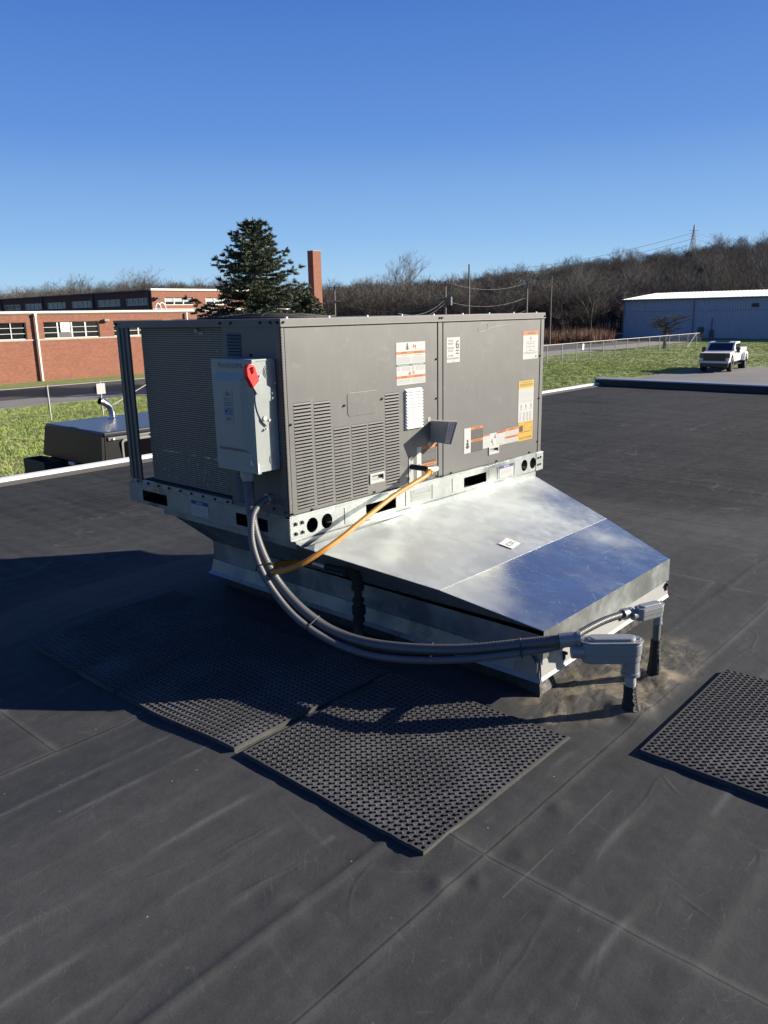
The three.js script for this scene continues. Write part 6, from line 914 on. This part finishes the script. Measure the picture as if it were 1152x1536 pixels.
{ // black pickup with a topper beside our building, seen over the roof edge
  const Bp = matte({ color: lin(0.007, 0.007, 0.007), roughness: 0.4, specularIntensity: 0.4 }), top = std({ color: lin(0.035, 0.037, 0.042), roughness: 0.3 });
  const x0 = 4.82, zN = -10.46, zF = -12.71, yT = -1.05, yB = -1.66, t = thing('topper_pickup', 'black pickup with black camper topper parked below the roof edge', 'pickup truck', [7.6, GROUND, -11.585]);
  const W = (n, g, m) => part(t, n, g, m);
  const topper = W('topper', new Geo().slab([[x0 - 0.02, yB, zF], [x0 - 0.02, yB, zN], [x0 + 0.05, yT - 0.06, zN - 0.05], [x0 + 0.07, yT + 0.01, (zN + zF) / 2], [x0 + 0.05, yT - 0.06, zF + 0.05]].reverse(), 0.05).slab([[x0, yB, zN], [x0 + 2.9, yB, zN], [x0 + 2.9, yT - 0.05, zN - 0.05], [x0 + 0.06, yT - 0.05, zN - 0.05]], 0.05).slab([[x0, yB, zF], [x0 + 2.9, yB, zF], [x0 + 2.9, yT - 0.05, zF + 0.05], [x0 + 0.06, yT - 0.05, zF + 0.05]].reverse(), 0.05).box(x0 + 2.85, x0 + 2.9, yB, yT - 0.05, zF, zN), Bp);
  W('topper_roof', new Geo().box(x0 + 0.02, x0 + 2.95, yT - 0.09, yT, zF + 0.02, zN - 0.02, 0.035), top);
  W('roof_rail', new Geo().box(x0 + 0.1, x0 + 2.9, yT - 0.16, yT - 0.10, zN - 0.06, zN - 0.015, 0.01), plain(0.16, 0.16, 0.16, 0.4, 0.3));
  W('bolts', new Geo().cyl([x0 + 0.2, yT - 0.13, zN - 0.02], [x0 + 0.2, yT - 0.13, zN + 0.01], 0.022, 0.02, 8).cyl([x0 + 0.95, yT - 0.13, zN - 0.02], [x0 + 0.95, yT - 0.13, zN + 0.01], 0.022, 0.02, 8), M.white);
  const wn = W('side_window', new Geo().add(extrude(roundRect(x0 + 0.38, yB + 0.10, x0 + 2.3, yT - 0.20, 0.05), 0.02, 0.004).translate(0, 0, zN - 0.03)), plain(0.004, 0.004, 0.0045, 0.06));
  { const s = roundRect(x0 + 0.34, yB + 0.06, x0 + 2.34, yT - 0.16, 0.07); s.holes.push(roundRect(x0 + 0.38, yB + 0.10, x0 + 2.3, yT - 0.20, 0.05, THREE.Path)); const o = worldOf(wn); lpart(wn, 'frame', extrude(s, 0.03, 0.005).translate(-o.x, -o.y, zN - 0.03 - o.z), plain(0.22, 0.22, 0.21, 0.4, 0.4)); }
  W('bed', new Geo().box(x0 + 0.05, x0 + 2.85, -2.75, yB + 0.01, zF + 0.04, zN - 0.04, 0.05), Bp);
  W('tailgate', new Geo().box(x0 - 0.04, x0 + 0.06, -2.55, yB - 0.03, zF + 0.12, zN - 0.12, 0.03), Bp);
  W('tail_hinge', new Geo().box(x0 - 0.09, x0 - 0.02, yB - 0.07, yB - 0.01, zF + 1.02, zF + 1.24, 0.01).box(x0 - 0.09, x0 - 0.02, yB - 0.07, yB - 0.01, zF + 1.78, zF + 2.05, 0.01), plain(0.5, 0.5, 0.46, 0.4, 0.3));
  W('cab', new Geo().add((() => { const g = extrude(shape([[x0 + 2.95, -2.7], [x0 + 2.95, -1.65], [x0 + 3.1, -1.12], [x0 + 4.6, -1.15], [x0 + 5.2, -1.72], [x0 + 6.2, -1.82], [x0 + 6.3, -2.7]]), 2.1, 0.05); g.translate(0, 0, zF + 0.07); return g; })()), Bp);
  for (const z of [zN - 0.14, zF + 0.14]) for (const x of [x0 + 1.3, x0 + 5.3]) { wheel(t, x - 7.6, 0.42, z + 11.585, 0.42, 0.28); }
  W('bumper', new Geo().box(x0 - 0.18, x0 + 0.02, -2.95, -2.68, zF + 0.1, zN - 0.1, 0.03), plain(0.3, 0.3, 0.3, 0.3, 0.7));
  const v = W('exhaust_vent', new Geo().tube([[x0 + 1.22, yT - 0.02, -12.30], [x0 + 1.22, yT + 0.10, -12.30], [x0 + 1.18, yT + 0.24, -12.30], [x0 + 1.05, yT + 0.33, -12.28], [x0 + 0.97, yT + 0.36, -12.27]], 0.065, 30, 16).cyl([x0 + 1.22, yT - 0.01, -12.30], [x0 + 1.22, yT + 0.02, -12.30], 0.12, 0.10, 18), plain(0.65, 0.65, 0.66, 0.15, 1));
  const cb = thing('cargo_box', 'open black cargo box behind the tailgate of the black pickup', 'cargo box', [4.58, GROUND + 1.2, -12.38]);
  const X0 = 4.40, X1 = 4.76, Z0 = -12.82, Z1 = -11.95, Y0 = GROUND + 1.2;
  part(cb, 'side', box(X0, X0 + 0.03, Y0, -1.68, Z0, Z1), M.black); part(cb, 'side', box(X1 - 0.03, X1, Y0, -1.68, Z0, Z1), M.black); part(cb, 'side', box(X0 + 0.03, X1 - 0.03, Y0, -1.68, Z1 - 0.03, Z1), M.black); part(cb, 'side', box(X0 + 0.03, X1 - 0.03, Y0, -1.68, Z0, Z0 + 0.03), M.black);
  part(cb, 'floor', box(X0 + 0.03, X1 - 0.03, Y0, Y0 + 0.03, Z0 + 0.03, Z1 - 0.03), M.black); part(cb, 'latch', box(4.58, 4.60, -2.1, -1.85, Z1, Z1 + 0.015), M.steel);
  part(cb, 'hitch_arm', new Geo().box(4.3, 4.9, GROUND + 1.2, GROUND + 1.3, -12.0, -11.85), M.black);
}

renderer.render(scene, camera);
